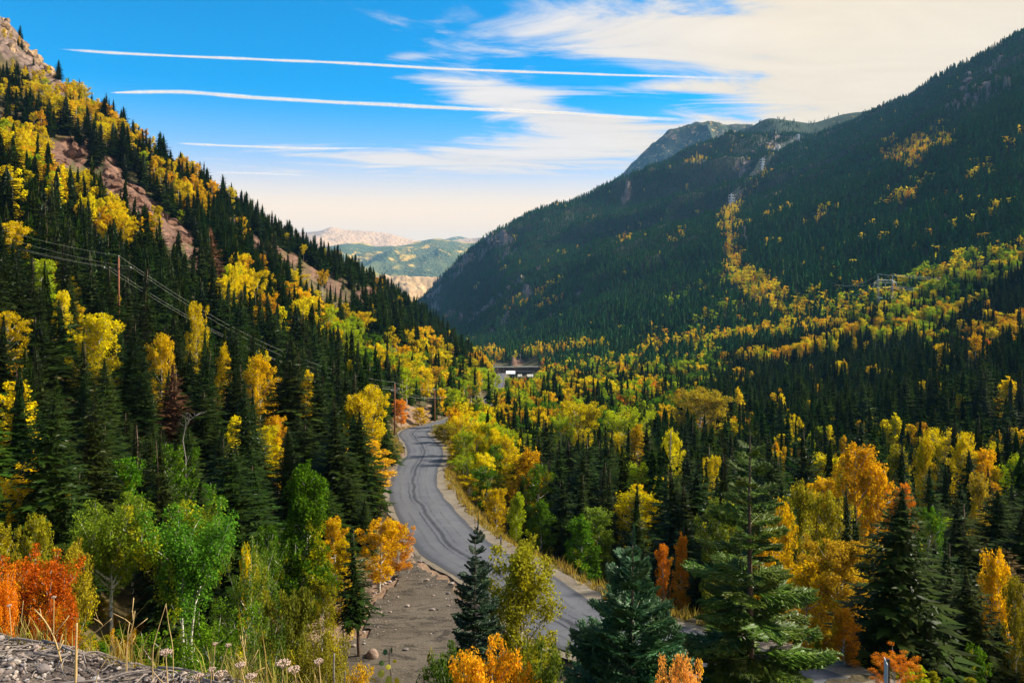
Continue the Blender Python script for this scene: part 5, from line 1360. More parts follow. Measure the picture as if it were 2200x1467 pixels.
def name_them(idx, word):
    """labels for the picked trees: by landmark, counted from the left when it stays countable"""
    px, py = pix(fx_[idx], fy_[idx], fz_[idx] + fh_[idx] * 0.6)
    an = np.array([(a[0], a[1]) for a in ANCH])
    near = ((px[:, None] - an[None, :, 0]) ** 2 + (py[:, None] - an[None, :, 1]) ** 2).argmin(1)
    lab = [None] * len(idx)
    for k in range(len(ANCH)):
        m = np.where(near == k)[0]
        for cn in sorted(set(word(idx[j]) for j in m)):
            q = sorted([j for j in m if word(idx[j]) == cn], key=lambda j: px[j])
            for r, j in enumerate(q):
                if len(q) == 1: lab[j] = f'{cn} {ANCH[k][2]}'
                elif len(q) <= 60: lab[j] = f'{cn} {ANCH[k][2]}, {ORD[r]} from the left'
                else: lab[j] = f'{cn} {ANCH[k][2]}, ' + ('among those to the left' if r < len(q) / 3 else 'among those in the middle' if r < 2 * len(q) / 3 else 'among those to the right')
    return lab
fb_ = fr.random(NF) < 0.03
HWORD = lambda i: ('tall' if fh_[i] > 14 else 'short' if fh_[i] < 9.5 else 'dark')
CW = {'yellow': 'bright yellow aspen', 'gold': 'golden aspen', 'orange': 'orange aspen', 'lime': 'lime green aspen', 'green': 'leafy green aspen', 'olive': 'olive aspen'}
for i, lab in zip(pick_sp, name_them(pick_sp, lambda i: 'rusty brown dying spruce' if fb_[i] else {'tall': 'tall dark spruce', 'short': 'short dark spruce', 'dark': 'dark green spruce'}[HWORD(i)])):
    spruce(fx_[i], fy_[i], fh_[i], fw_[i], (0.11, 0.058, 0.020) if fb_[i] else SPRUCE, lab, 'near' if fy_[i] < 130 else 'mid', group='spruces of the valley forest', z=fz_[i])
for i, lab in zip(pick_as, name_them(pick_as, lambda i: CW[fc_[i]])):
    sh = fr.choice(['oval', 'column', 'cone', 'round', 'oval'])
    aspen(fx_[i], fy_[i], fh_[i] * 0.82, fw_[i] * (0.75 if sh == 'column' else 1.0), sh, COLN[fc_[i]], lab, 'near' if fy_[i] < 150 else 'mid', group='autumn aspens of the valley', z=fz_[i])
rest = np.ones(NF, bool); rest[pick_sp] = False; rest[pick_as] = False
nearish = fy_ < 620
for nm, sel, coll, n, rr, lab in (('spruce_forest', nearish, C_SPMID, 8, 0.165, 'dark spruce forest filling the near valley between the single trees'), ('spruce_forest', ~nearish, C_SPFAR, 6, 0.155, 'dark spruce forest covering the far mountainsides')):
    m = rest & sel & ~fa_
    P_ = np.stack([fx_, fy_, fz_ - 0.2], -1)[m]
    gn_scatter(nm, P_, fw_[m] / (2 * rr), fh_[m], fr.uniform(0, 6.28, m.sum()), fr.integers(0, n, m.sum()), coll, lab)
for cn in M_FASP:
    for sel, cc, lab in ((nearish, C_ASMID, f'{cn} aspens mixed into the near forest'), (~nearish, C_ASFAR, f'{cn} aspen groves on the far slopes')):
        m = rest & sel & fa_ & (fc_ == cn)
        if m.sum() == 0: continue
        P_ = np.stack([fx_, fy_, fz_ - 0.1], -1)[m]
        gn_scatter('aspen_grove', P_, fw_[m] / 0.48, fh_[m] * 0.80, fr.uniform(0, 6.28, m.sum()), fr.integers(0, 4, m.sum()), cc[cn], lab)
for (X_, Y_, Z_), n_, sd_ in zip(RIDGES[-2:], (5200, 3600), (51, 52)):
    g_ = np.random.default_rng(sd_)
    a_ = g_.uniform(0, X_.shape[0] - 1.01, n_); b_ = g_.uniform(0, X_.shape[1] * 0.75, n_); i_ = a_.astype(int); j_ = b_.astype(int); u_ = a_ - i_; v_ = b_ - j_
    bl = lambda q: q[i_, j_] * (1 - u_) * (1 - v_) + q[i_ + 1, j_] * u_ * (1 - v_) + q[i_, j_ + 1] * (1 - u_) * v_ + q[i_ + 1, j_ + 1] * u_ * v_
    p_ = np.stack([bl(X_), bl(Y_), bl(Z_) - 0.3], -1)
    k_ = fbm(p_[:, 0] / 60, p_[:, 1] / 60, 99, 3) > -0.25
    p_ = p_[k_]; h_ = g_.uniform(9, 16, len(p_))
    gn_scatter('spruce_forest', p_, h_ * 0.9, h_, g_.uniform(0, 6.28, len(p_)), g_.integers(0, 6, len(p_)), C_SPFAR, 'thin spruce forest on the high summits behind the right ridge')
print('FOREST', NF, 'picked', len(pick_sp), len(pick_as), 'min vis', VIS[pick_sp].min(), VIS[pick_as].min())
# low growth on the bank below the verge
def undergrowth():
    g = np.random.default_rng(404)
    y = np.sqrt(g.uniform(11 ** 2, 46 ** 2, 2600)); x = g.uniform(-0.8, 0.75, 2600) * y
    z = H(x, y); h = g.uniform(0.5, 1.5, 2600)
    px, py = pix(x, y, z); top = py - h * F / y
    dr, zr, sd = near_road(x, y)
    ok = (dr > 5.2) & ~in_poly(x, y, PAD) & (dist_poly(x, y, PAD + [PAD[0]]) > 1.0) & ((top > 1480) | ((px < 640) & (top > 1200)) | (px > 1650))
    cols = g.choice(['green', 'olive', 'gold', 'lime'], 2600, p=[0.35, 0.4, 0.15, 0.1])
    for cn in ('green', 'olive', 'gold', 'lime'):
        m = ok & (cols == cn)
        gn_scatter('undergrowth', np.stack([x, y, z - h * 0.12], -1)[m], h[m] * 1.5, h[m], g.uniform(0, 6.28, m.sum()), g.choice([0, 2], m.sum()), C_ASMID[cn], f'low {cn} undergrowth on the bank below the verge')
undergrowth()

# ------------------------------------------------------------------ rocks
def ground_at(px, py, dmin=6.0):
    """the spot of land seen at a pixel"""
    i = int(np.clip(round(((px - CX) / F - _us[0]) / (_us[1] - _us[0])), 0, len(_us) - 1))
    e = _tz[i] / _ty[i]
    t = (CY - py) / F
    ok = np.where((e >= t) & (_ty[i] > dmin))[0]
    j = ok[0] if len(ok) else len(e) - 1
    d = float(_ty[i, j])
    return (px - CX) / F * d, d, float(H(np.array([(px - CX) / F * d]), np.array([d]))[0])
def ico(sub):
    import bmesh
    b = bmesh.new(); bmesh.ops.create_icosphere(b, subdivisions=sub, radius=1.0)
    v = np.array([q.co[:] for q in b.verts]); f = np.array([[w_.index for w_ in q.verts] for q in b.faces]); b.free()
    return v, f
_IV, _IF = ico(3); _IV2, _IF2 = ico(2); _IV1, _IF1 = ico(1)
def rock_shape(seed, V=_IV, cuts=16, lo=0.45, rough=0.05):
    g = np.random.default_rng(seed)
    v = V * np.array([1, g.uniform(0.7, 1.0), g.uniform(0.6, 0.95)])
    for _ in range(cuts):
        n = unit(g.normal(0, 1, 3)); d = g.uniform(lo, 0.85)
        k = v @ n - d
        v = v - np.clip(k, 0, None)[:, None] * n * 0.92
    return v + g.normal(0, rough, v.shape) * 0.5
def mat_rock(name, a, c, moss=0.0):
    m, t, b, o = principled(name)
    tc = t.n('ShaderNodeTexCoord'); oi = t.n('ShaderNodeObjectInfo')
    p = t.vm('ADD', tc.outputs['Object'], oi.outputs['Location'])
    n = t.noise(p, 1.6, 6, 0.7, 0.5); n2 = t.noise(p, 7.0, 5, 0.7)
    col = t.mix(t.ss(n, 0.3, 0.7), a, c)
    col = t.mix(t.ss(n2, 0.55, 0.7, 0.0, 0.6), col, tuple(q * 0.4 for q in a))
    if moss: col = t.mix(t.ss(n2, 0.3, 0.45, moss, 0.0), col, (0.10, 0.10, 0.03))
    t.put(b.inputs['Base Color'], col)
    bumpn(t, b, t.m('ADD', n, n2), 0.8, 0.12)
    return m
M_RED = mat_rock('red_rock', (0.045, 0.022, 0.017), (0.23, 0.115, 0.075), 0.6)
M_TAN = mat_rock('tan_rock', (0.11, 0.068, 0.040), (0.46, 0.31, 0.18), 0.5)
M_GREY = mat_rock('grey_rock', (0.085, 0.066, 0.058), (0.28, 0.21, 0.175))
M_BOULD = mat_rock('boulder', (0.22, 0.135, 0.10), (0.42, 0.30, 0.24))
CRAG = {k: [mesh('crag', rock_shape(900 + i, _IV2, 14, 0.40, 0.10), _IF2, m) for i in range(5)] for k, m in (('red', M_RED), ('tan', M_TAN), ('grey', M_GREY))}
def crags(strip, hw, step, size, kind, word, group, seed):
    g = np.random.default_rng(seed)
    pts = np.array(strip, float)
    s = np.concatenate([[0], np.cumsum(np.linalg.norm(np.diff(pts, axis=0), axis=1))])
    pos = []
    for q in np.arange(0, s[-1] + 1, step):
        for k in range(2 if hw > 12 else 1):
            pos.append((np.interp(q, s, pts[:, 0]) + g.normal(0, step * 0.3), np.interp(q, s, pts[:, 1]) + g.uniform(-hw, hw)))
    pos.sort()
    for r, (px, py) in enumerate(pos):
        x, y, z = ground_at(px, py, 100)
        if y > 3500: continue
        sc = size * y / F * g.uniform(0.6, 1.35)
        o = obj('rock_outcrop', CRAG[kind][g.integers(5)], None, (x, y, z - sc * 0.15))
        o.scale = (sc * g.uniform(0.8, 1.3), sc * g.uniform(0.8, 1.3), sc * g.uniform(0.7, 1.2)); o.rotation_euler = (g.normal(0, 0.3), g.normal(0, 0.3), g.uniform(0, 6.28))
        third = 'upper end' if r < len(pos) / 3 else 'middle' if r < 2 * len(pos) / 3 else 'lower end'
        if third == 'lower end' and kind == 'grey': third = 'right end'
        if third == 'upper end' and kind == 'grey': third = 'left end'
        tag(o, f'{word}, {ORD[r]} crag from the left' if len(pos) <= 80 else f'{word}, a crag towards its {third}', 'rock', group)
crags([(135, 332), (175, 338), (235, 380), (300, 440), (360, 485), (440, 560), (470, 590)], 20, 13, 13, 'red', 'reddish brown rock band across the left slope', 'crags of the long rock band', 1)
crags([(300, 282), (350, 318), (400, 352)], 10, 8, 9, 'red', 'small brown outcrop at the left skyline', 'crags at the left skyline', 2)
crags([(5, 62), (50, 92), (110, 132), (130, 155)], 34, 8, 12, 'tan', 'sunlit tan cliff at the upper left corner', 'crags of the sunlit cliff', 3)
crags([(770, 650), (800, 645)], 8, 10, 14, 'red', 'rock knob on the left skyline above the far valley', 'crags of the skyline knob', 4)
crags([(905, 648), (960, 585), (1030, 530), (1075, 505)], 18, 12, 9, 'grey', 'grey cliff on the toe of the right mountain', 'crags of the right toe cliff', 5)
crags([(1015, 690), (1050, 662), (1120, 612)], 7, 13, 8, 'grey', 'pale rock rib low on the right mountain', 'crags of the low rib', 6)
crags([(1595, 348), (1640, 317), (1668, 297)], 8, 9, 9, 'grey', 'pale rock face near the high pylons', 'crags of the high rock face', 7)
crags([(2035, 250), (2080, 238), (2140, 207), (2190, 190)], 12, 14, 9, 'grey', 'scree field high on the right mountain', 'crags of the high scree', 8)
crags([(2070, 200), (2085, 165)], 5, 9, 10, 'grey', 'lone pinnacle high on the right mountain', 'crags of the pinnacle', 9)
crags([(870, 905), (905, 895), (930, 880)], 9, 12, 9, 'red', 'broken rock of the road cut at the far bend', 'rocks of the road cut', 10)
BV = [mesh('boulder', rock_shape(950 + i, _IV, 18, 0.55, 0.012), _IF, M_BOULD, True) for i in range(4)]
for px, py, d, s, lab in ((800, 1312, 50, 17, 'round pinkish boulder at the edge of the pullout'), (693, 1318, 47, 14, 'pinkish boulder above the left corner of the pullout'), (716, 1334, 46, 13, 'boulder half buried right of the pinkish one'),
                          (742, 1330, 46, 9, 'flat grey stone between the two boulders'), (668, 1345, 44, 9, 'small boulder under the olive aspen')):
    x = (px - CX) / F * d
    z = float(H(np.array([x]), np.array([float(d)]))[0]); sc = s * d / F
    o = obj('boulder', BV[px % 4], None, (x, d, z + sc * 0.45)); o.scale = (sc, sc, sc * 1.15); o.rotation_euler = (0, 0.3, px)
    tag(o, lab, 'boulder')

# ------------------------------------------------------------------ poles, wires, posts, pylons
M_POLE = plain('pole_wood', (0.22, 0.085, 0.045), 0.85, 0.4, 9.0)
M_ARM = plain('crossarm_wood', (0.075, 0.06, 0.055), 0.85, 0.3, 6.0)
M_INS = plain('insulator', (0.55, 0.56, 0.55), 0.25, 0.1, 4.0, 0.5)
M_WIRE = plain('wire', (0.36, 0.38, 0.30), 0.45, 0.1, 1.0, 0.5, 0.3)
M_CABLE = plain('cable', (0.55, 0.58, 0.60), 0.4, 0.1, 1.0, 0.5, 0.4)
M_STEEL = plain('galvanised_steel', (0.50, 0.56, 0.60), 0.5, 0.15, 0.5, 0.5, 0.35)
def cable(name, a, b, sag, r, mat, label, group, cat='wire'):
    a, b = np.array(a, float), np.array(b, float)
    t = np.linspace(0, 1, 25)[:, None]
    p = a + (b - a) * t; p[:, 2] -= (4 * sag * t * (1 - t))[:, 0]
    m = MB(); m.tube(p, r, 4, False)
    o = obj(name, m.mesh(name, mat, True)); tag(o, label, cat, group)
def utility_pole(px, top, d, arm_py, arm_w, label, base=None, yaw=0.0):
    x = (px - CX) / F * d; zt = (CY - top) / F * d
    zb = float(H(np.array([x]), np.array([float(d)]))[0]) if base is None else zt - base
    r = empty('utility_pole', (x, d, zb), yaw)
    h = zt - zb; ha = (CY - arm_py) / F * d - zb
    m = MB(); m.tube([(0, 0, -0.3), (0.02, 0, h * 0.5), (0, 0, h)], [0.19, 0.16, 0.13], 9); obj('pole', m.mesh('pole', M_POLE, True), r)
    m = MB(); m.box((0, -0.16, ha), (arm_w, 0.13, 0.16)); a = obj('crossarm', m.mesh('crossarm', M_ARM), r)
    m = MB(); m.beam((-arm_w * 0.28, -0.16, ha - 0.05), (0, -0.10, ha - 0.8), 0.06); m.beam((arm_w * 0.28, -0.16, ha - 0.05), (0, -0.10, ha - 0.8), 0.06); obj('brace', m.mesh('brace', M_ARM), r)
    pts = []
    for fx in (-0.48, -0.30, 0.44):
        m = MB(); m.tube([(0, 0, 0), (0, 0, 0.09), (0, 0, 0.12), (0, 0, 0.24), (0, 0, 0.30)], [0.03, 0.03, 0.09, 0.09, 0.04], 8)
        obj('insulator', m.mesh('insulator', M_INS, True), a, (arm_w * fx, -0.16, ha + 0.08))
        c, s = math.cos(yaw), math.sin(yaw)
        pts.append((x + arm_w * fx * c, d + arm_w * fx * s - 0.16, zb + ha + 0.36))
    m = MB(); m.tube([(0, 0, 0), (0, 0, 0.1), (0, 0, 0.16), (0, 0, 0.26), (0, 0, 0.3)], [0.03, 0.03, 0.08, 0.08, 0.03], 8); obj('insulator', m.mesh('insulator', M_INS, True), r, (0, 0, h))
    pts.append((x, d, zt + 0.3))
    tag(r, label, 'utility pole')
    return pts
A0 = utility_pole(-200, 424, 125, 447, 4.6, 'wooden utility pole beyond the left edge')
A1 = utility_pole(255, 553, 130, 578, 4.7, 'reddish wooden pole with crossarm high on the left slope')
A2 = utility_pole(848, 824, 183, 838, 3.2, 'reddish wooden pole left of the far road bend', yaw=1.1)
A3 = utility_pole(934, 838, 224, 857, 3.6, 'wooden pole with crossarm behind the far road bend')
A4 = utility_pole(1070, 792, 560, 797, 3.4, 'pale wooden pole below the power plant')
for k, nm in enumerate(('outer left', 'inner left', 'right', 'top')):
    cable('power_wire', A0[k], A1[k], 1.2, 0.013, M_WIRE, f'{nm} wire running left from the upper wooden pole', 'wires on wooden poles')
    cable('power_wire', A1[k], A2[k], 4.0, 0.014, M_WIRE, f'{nm} wire from the upper pole down to the middle pole', 'wires on wooden poles')
    cable('power_wire', A2[k], A3[k], 0.8, 0.014, M_WIRE, f'{nm} wire between the two poles at the far bend', 'wires on wooden poles')
    cable('power_wire', A3[k], A4[k], 4.0, 0.018, M_WIRE, f'{nm} wire from the far bend to the power plant pole', 'wires on wooden poles')
M_BLACK = plain('dark_post', (0.035, 0.030, 0.030), 0.7, 0.3, 5.0)
M_REFL = plain('pale_reflector', (0.62, 0.66, 0.70), 0.4, 0.1, 5.0)
def delineator(px, d, h, label, side):
    x = (px - CX) / F * d
    dd, zz, sd = near_road(np.array([x]), np.array([float(d)]))
    r = empty('delineator_post', (x, d, float(H(np.array([x]), np.array([float(d)]))[0])))
    m = MB(); m.box((0, 0, h / 2), (0.10, 0.06, h + 0.3)); obj('post', m.mesh('post', M_BLACK), r)
    m = MB(); m.box((0, -0.045, h - 0.12), (0.085, 0.025, 0.16)); obj('reflector', m.mesh('reflector', M_REFL), r)
    tag(r, label, 'road post')
delineator(927, 194, 1.4, 'short roadside post at the inside of the far bend', 1)
delineator(1076, 71, 1.3, 'dark roadside post on the valley shoulder', 1)
delineator(1193, 47.0, 1.1, 'dark roadside post on the pullout side of the near road', 1)
def signpost():
    d = 30.0; px = 1908; x = (px - CX) / F * d
    zt = (CY - 1415) / F * d; zb = float(H(np.array([x]), np.array([d]))[0])
    r = empty('sign_post', (x, d, zb), 1.32)
    h = zt - zb
    m = MB(); m.box((0, 0, h / 2 - 0.1), (0.10, 0.10, h + 0.2)); obj('post', m.mesh('post', M_BLACK), r)
    m = MB(); m.box((0, 0.075, h - 0.55), (0.62, 0.02, 0.95)); s = obj('sign_panel', m.mesh('sign_panel', M_REFL), r)
    m = MB(); m.box((0, 0.06, h - 0.3), (0.5, 0.02, 0.06)); m.box((0, 0.06, h - 0.8), (0.5, 0.02, 0.06)); obj('sign_rail', m.mesh('sign_rail', M_STEEL), s)
    tag(r, 'black signpost seen edge on at the bottom right', 'sign')
signpost()
def pylon(px, top, bot, d, w_, label, yaw=0.0, single=False):
    """steel lattice tower; returns where its cables hang"""
    x = (px - CX) / F * d; zt = (CY - top) / F * d
    zb = min(float(H(np.array([x]), np.array([float(d)]))[0]), (CY - bot) / F * d)
    h = zt - zb; r = empty('lattice_pylon', (x, d, zb), yaw)
    bt = d * 0.00050 if single else max(0.16, d * 0.00024)
    hang = []
    c, s = math.cos(yaw), math.sin(yaw)
    if single:
        m = MB(); hw = w_ * 0.30
        for sx in (-1, 1):
            for sy in (-1, 1):
                m.beam((sx * hw, sy * hw, 0), (sx * hw * 0.25, sy * hw * 0.25, h * 0.82), bt)
                m.beam((sx * hw * 0.25, sy * hw * 0.25, h * 0.82), (0, 0, h), bt)
        obj('leg_frame', m.mesh('leg_frame', M_STEEL), r)
        m = MB(); n = 7
        for i in range(n):
            a, b = i / n, (i + 1) / n
            wa, wb = hw * (1 - 0.75 * a), hw * (1 - 0.75 * b)
            for sg in (-1, 1):
                m.beam((sg * wa, -wa, h * 0.82 * a), (-sg * wb, -wb, h * 0.82 * b), bt * 0.6); m.beam((-wa, sg * wa, h * 0.82 * a), (-wb, -sg * wb, h * 0.82 * b), bt * 0.6)
        obj('bracing', m.mesh('bracing', M_STEEL), r)
        for f_ in (0.66, 0.78, 0.90):
            m = MB(); m.beam((-w_ / 2, 0, h * f_), (w_ / 2, 0, h * f_), bt); m.beam((-w_ / 2, 0, h * f_), (0, 0, h * f_ + h * 0.05), bt * 0.7); m.beam((w_ / 2, 0, h * f_), (0, 0, h * f_ + h * 0.05), bt * 0.7)
            obj('crossarm', m.mesh('crossarm', M_STEEL), r)
            for e in (-1, 1): hang.append((x + e * w_ / 2 * c, d + e * w_ / 2 * s, zb + h * f_ - 1.5))
    else:
        m = MB(); mw = w_ * 0.30; bw = w_ * 0.13
        for sx in (-1, 1):
            for sy in (-1, 1):
                q = 0.9 * sy
                m.beam((sx * bw + 0.0, q * 2.2, 0), (sx * mw, q, h * 0.55), bt); m.beam((sx * (mw + 1.1), q, h * 0.50), (sx * (mw + 0.2), q * 0.3, h * 0.98), bt)
                m.beam((sx * (mw - 1.1), q, h * 0.50), (sx * (mw + 0.2), q * 0.3, h * 0.98), bt)
                m.beam((sx * (bw + 1.8), q * 2.2, 0), (sx * (mw + 1.1), q, h * 0.52), bt)
        obj('leg_frame', m.mesh('leg_frame', M_STEEL), r)
        m = MB()
        for sx in (-1, 1):
            for i in range(5):
                a, b = i / 5, (i + 1) / 5
                xa, xb = bw + (mw - bw) * a, bw + (mw - bw) * b
                m.beam((sx * xa, -1.4, h * 0.55 * a), (sx * (xb + 1.4), -1.2, h * 0.55 * b), bt * 0.6); m.beam((sx * (xa + 1.6), -1.4, h * 0.55 * a), (sx * xb, -1.2, h * 0.55 * b), bt * 0.6)
            for i in range(4):
                a, b = 0.52 + 0.46 * i / 4, 0.52 + 0.46 * (i + 1) / 4
                wa, wb = 1.1 * (1 - i / 4), 1.1 * (1 - (i + 1) / 4)
                m.beam((sx * mw - wa, -0.8, h * a), (sx * mw + wb, -0.6, h * b), bt * 0.6); m.beam((sx * mw + wa, -0.8, h * a), (sx * mw - wb, -0.6, h * b), bt * 0.6)
        m.beam((-bw, -1.8, 0.8), (bw, -1.8, h * 0.22), bt * 0.6); m.beam((bw, -1.8, 0.8), (-bw, -1.8, h * 0.22), bt * 0.6)
        m.beam((-mw, 0, h * 0.52), (mw, 0, h * 0.52), bt * 0.8)
        obj('bracing', m.mesh('bracing', M_STEEL), r)
        m = MB(); za = h * 0.82
        for q in (-0.6, 0.6):
            m.beam((-w_ / 2, 0, za), (w_ / 2, 0, za), bt); m.beam((-w_ / 2, 0, za), (-mw, q, za + h * 0.06), bt * 0.8); m.beam((w_ / 2, 0, za), (mw, q, za + h * 0.06), bt * 0.8); m.beam((-mw, q, za + h * 0.06), (mw, q, za + h * 0.06), bt * 0.8)
        for i in range(6):
            a = -mw + 2 * mw * i / 6; b = a + mw / 3
            m.beam((a, 0, za), (b, 0, za + h * 0.06), bt * 0.6); m.beam((b, 0, za), (a, 0, za + h * 0.06), bt * 0.6)
        arm = obj('crossarm', m.mesh('crossarm', M_STEEL), r)
        for e in (-0.48, 0.0, 0.48):
            m = MB(); m.tube([(w_ * e, 0, za - 2.6), (w_ * e, 0, za - 0.1)], 0.16, 6); obj('insulator', m.mesh('insulator_string', M_INS), arm)
            hang.append((x + w_ * e * c, d + w_ * e * s, zb + za - 2.7))
        for e in (-1, 1): hang.append((x + e * mw * c, d + e * mw * s, zb + h))
    tag(r, label, 'pylon')
    return hang
T1 = pylon(1902, 589, 694, 640, 22, 'largest steel lattice pylon among the yellow aspens', 0.25)
T2 = pylon(1780, 596, 668, 800, 21, 'lattice pylon left of the largest one', 0.25)
T3 = pylon(1656, 553, 606, 1080, 20, 'right one of the paired pylons at the cutting', 0.3)
T4 = pylon(1626, 553, 605, 1100, 20, 'left one of the paired pylons at the cutting', 0.3)
T5 = pylon(1571, 415, 450, 1720, 13, 'white pylon standing in the forest cutting', 0.2, True)
T6 = pylon(1638, 339, 367, 2080, 13, 'lowest of the three small pylons near the ridge', 0.2, True)
T7 = pylon(1672, 310, 337, 2250, 13, 'middle one of the three small pylons near the ridge', 0.2, True)
T8 = pylon(1715, 288, 306, 2400, 12, 'highest of the three small pylons near the ridge', 0.2, True)
E1 = [(p_[0] + 320, p_[1] - 210, p_[2] + 18 + 6 * (i % 3)) for i, p_ in enumerate(T1)]
def span(A, B, sag, label, r=0.06):
    for k, (a, b) in enumerate(zip(A, B)):
        cable('transmission_cable', a, b, sag, r, M_CABLE, f'{ORD[k]} cable of the span {label}', 'pylon cables', 'cable')
span(T1, E1, 17, 'sweeping from the largest pylon off to the right', 0.09)
span(T2, T1, 9, 'between the two near pylons', 0.085)
span(T3, T2, 16, 'from the paired pylons to the near ones', 0.09)
span(T4, T3, 1.5, 'linking the paired pylons', 0.085)
span(T5, T4 + T4[:1], 22, 'climbing from the paired pylons into the cutting', 0.09)
span(T6, T5, 10, 'above the forest cutting', 0.09); span(T7, T6, 4, 'below the ridge', 0.09); span(T8, T7, 4, 'to the highest small pylon', 0.09)

# ------------------------------------------------------------------ the power plant at the valley bottom
M_CONC = plain('stained_concrete', (0.075, 0.062, 0.055), 0.9, 0.45, 0.12)
M_CAP = plain('pale_cap', (0.42, 0.40, 0.36), 0.8, 0.2, 0.4)
M_ROOFW = plain('white_roof', (0.82, 0.84, 0.88), 0.5, 0.04, 0.4)
M_WALLG = plain('grey_cladding', (0.12, 0.12, 0.125), 0.7, 0.15, 0.5)
M_TEAL = plain('teal_paint', (0.05, 0.33, 0.36), 0.5, 0.1, 1.0)
M_GLASS = plain('dark_glass', (0.02, 0.025, 0.03), 0.1, 0.1, 1.0, 0.6)
def wall_thing():
    d = 842.0
    x0, x1 = (1056 - CX) / F * d, (1172 - CX) / F * d
    zt = (CY - 789) / F * d
    r = empty('retaining_wall', ((x0 + x1) / 2, d, zt - 10))
    L = x1 - x0
    n = 9
    for i in range(n):
        m = MB(); ww = L / n
        m.box((-L / 2 + ww * (i + 0.5), 0, 3.5), (ww - 0.12, 1.6, 12.4)); obj('panel', m.mesh('panel', M_CONC), r)
    m = MB(); m.box((-L * 0.28, -0.2, 10.25), (L * 0.40, 2.4, 0.5)); obj('cap', m.mesh('cap', M_CAP), r)
    m = MB(); m.box((L * 0.17, -0.2, 10.6), (L * 0.38, 2.4, 0.6)); obj('cap', m.mesh('cap', M_CAP), r)
    m = MB()
    for i in range(30):
        q = -L / 2 + L * i / 29; m.beam((q, -0.6, 10.2), (q, -0.6, 11.7), 0.12)
    m.beam((-L / 2, -0.6, 11.7), (L / 2, -0.6, 11.7), 0.14); obj('railing', m.mesh('railing', M_STEEL), r)
    m = MB(); m.box((L * 0.05, -1.4, 5.8), (L * 0.5, 1.2, 0.5)); obj('ledge', m.mesh('ledge', M_CAP), r)
    tag(r, 'long dark concrete wall of the valley power plant', 'wall')
wall_thing()
def shed(px, py, d, w_, dep, hh, roofm, wallm, label, cat='building', win=3):
    x = (px - CX) / F * d; zr = (CY - py) / F * d
    r = empty('plant_building', (x, d, zr - hh))
    m = MB(); m.box((0, 0, hh / 2 - 3), (w_, dep, hh + 6)); obj('wall', m.mesh('wall', wallm), r)
    m = MB(); e = 0.35
    m.push([(-w_ / 2 - e, -dep / 2 - e, hh - 0.1), (w_ / 2 + e, -dep / 2 - e, hh - 0.1), (w_ / 2 + e, dep / 2 + e, hh + 1.5), (-w_ / 2 - e, dep / 2 + e, hh + 1.5),
            (-w_ / 2 - e, -dep / 2 - e, hh + 0.2), (w_ / 2 + e, -dep / 2 - e, hh + 0.2), (w_ / 2 + e, dep / 2 + e, hh + 1.8), (-w_ / 2 - e, dep / 2 + e, hh + 1.8)], None, [(0, 3, 2, 1), (4, 5, 6, 7), (0, 1, 5, 4), (1, 2, 6, 5), (2, 3, 7, 6), (3, 0, 4, 7)])
    obj('roof', m.mesh('roof', roofm), r)
    for i in range(win):
        m = MB(); m.box((-w_ / 2 + w_ * (i + 0.5) / win, -dep / 2 - 0.02, hh * 0.55), (w_ / win * 0.5, 0.08, hh * 0.35)); wn = obj('window', m.mesh('window', M_GLASS), r)
        m = MB(); m.box((-w_ / 2 + w_ * (i + 0.5) / win, -dep / 2 - 0.06, hh * 0.55 - hh * 0.20), (w_ / win * 0.6, 0.2, 0.15)); obj('sill', m.mesh('sill', M_CAP), wn)
    m = MB(); m.box((w_ * 0.42, -dep / 2 - 0.02, 1.0), (0.9, 0.1, 2.0)); obj('door', m.mesh('door', M_TEAL), r)
    tag(r, label, cat)
shed(1097, 802, 760, 8.0, 9, 3.2, M_ROOFW, M_WALLG, 'low plant building with bright white roof below the dark wall')
shed(1117, 809, 720, 3.2, 5, 2.4, M_CAP, M_CAP, 'small grey shed right of the bright white roof', win=1)
shed(1139, 809, 725, 5.0, 5, 2.4, M_CAP, M_WALLG, 'wider grey shed among the aspens right of the small one', win=2)
shed(1053, 786, 858, 2.6, 2.6, 2.6, M_TEAL, M_TEAL, 'tiny teal hut on the end of the dark wall', win=1)

# ------------------------------------------------------------------ bare trees
def dead_tree(px, bot, d, pts, r0, label, twigs=10, seed=1):
    """pts in pixels relative to the foot"""
    x, y = (px - CX) / F * d, d
    z = float(H(np.array([x]), np.array([float(d)]))[0])
    s = d / F; g = np.random.default_rng(seed)
    r = empty('dead_tree', (x, y, z))
    off = (CY - bot) * s - z
    p = np.array([(0, 0, -0.1)] + [(a * s, g.normal(0, 0.08), off + b * s) for a, b in pts])
    m = MB(); m.tube(p, np.linspace(r0, r0 * 0.35, len(p)), 6); obj('trunk', m.mesh('trunk', M_DEAD, True), r)
    for k in range(twigs):
        t = g.uniform(0.45, 1.0) * (len(p) - 1); i = int(min(t, len(p) - 2)); q = p[i] + (p[i + 1] - p[i]) * (t - i)
        e = q + np.array([g.normal(0.25, 0.5), g.normal(0, 0.4), g.uniform(0.1, 0.8)]) * 0.9
        m = MB(); m.tube([q, (q + e) / 2 + g.normal(0, 0.06, 3), e], [r0 * 0.3, r0 * 0.2, r0 * 0.08], 4); obj('branch', m.mesh('branch', M_DEAD, True), r)
    tag(r, label, 'tree')
dead_tree(397, 985, 60, [(0, 0), (-2, 40), (2, 75), (18, 88), (34, 98)], 0.055, 'bent grey dead tree behind the tall green aspen', 14, 3)
dead_tree(1990, 1300, 62, [(0, 0), (-4, 60), (2, 120), (10, 150)], 0.09, 'bare pale snag over the dark creek hollow', 12, 9)
dead_tree(1440, 1040, 112, [(0, 0), (0, 60), (2, 115)], 0.12, 'bare snag beside the yellow valley aspen', 14, 11)

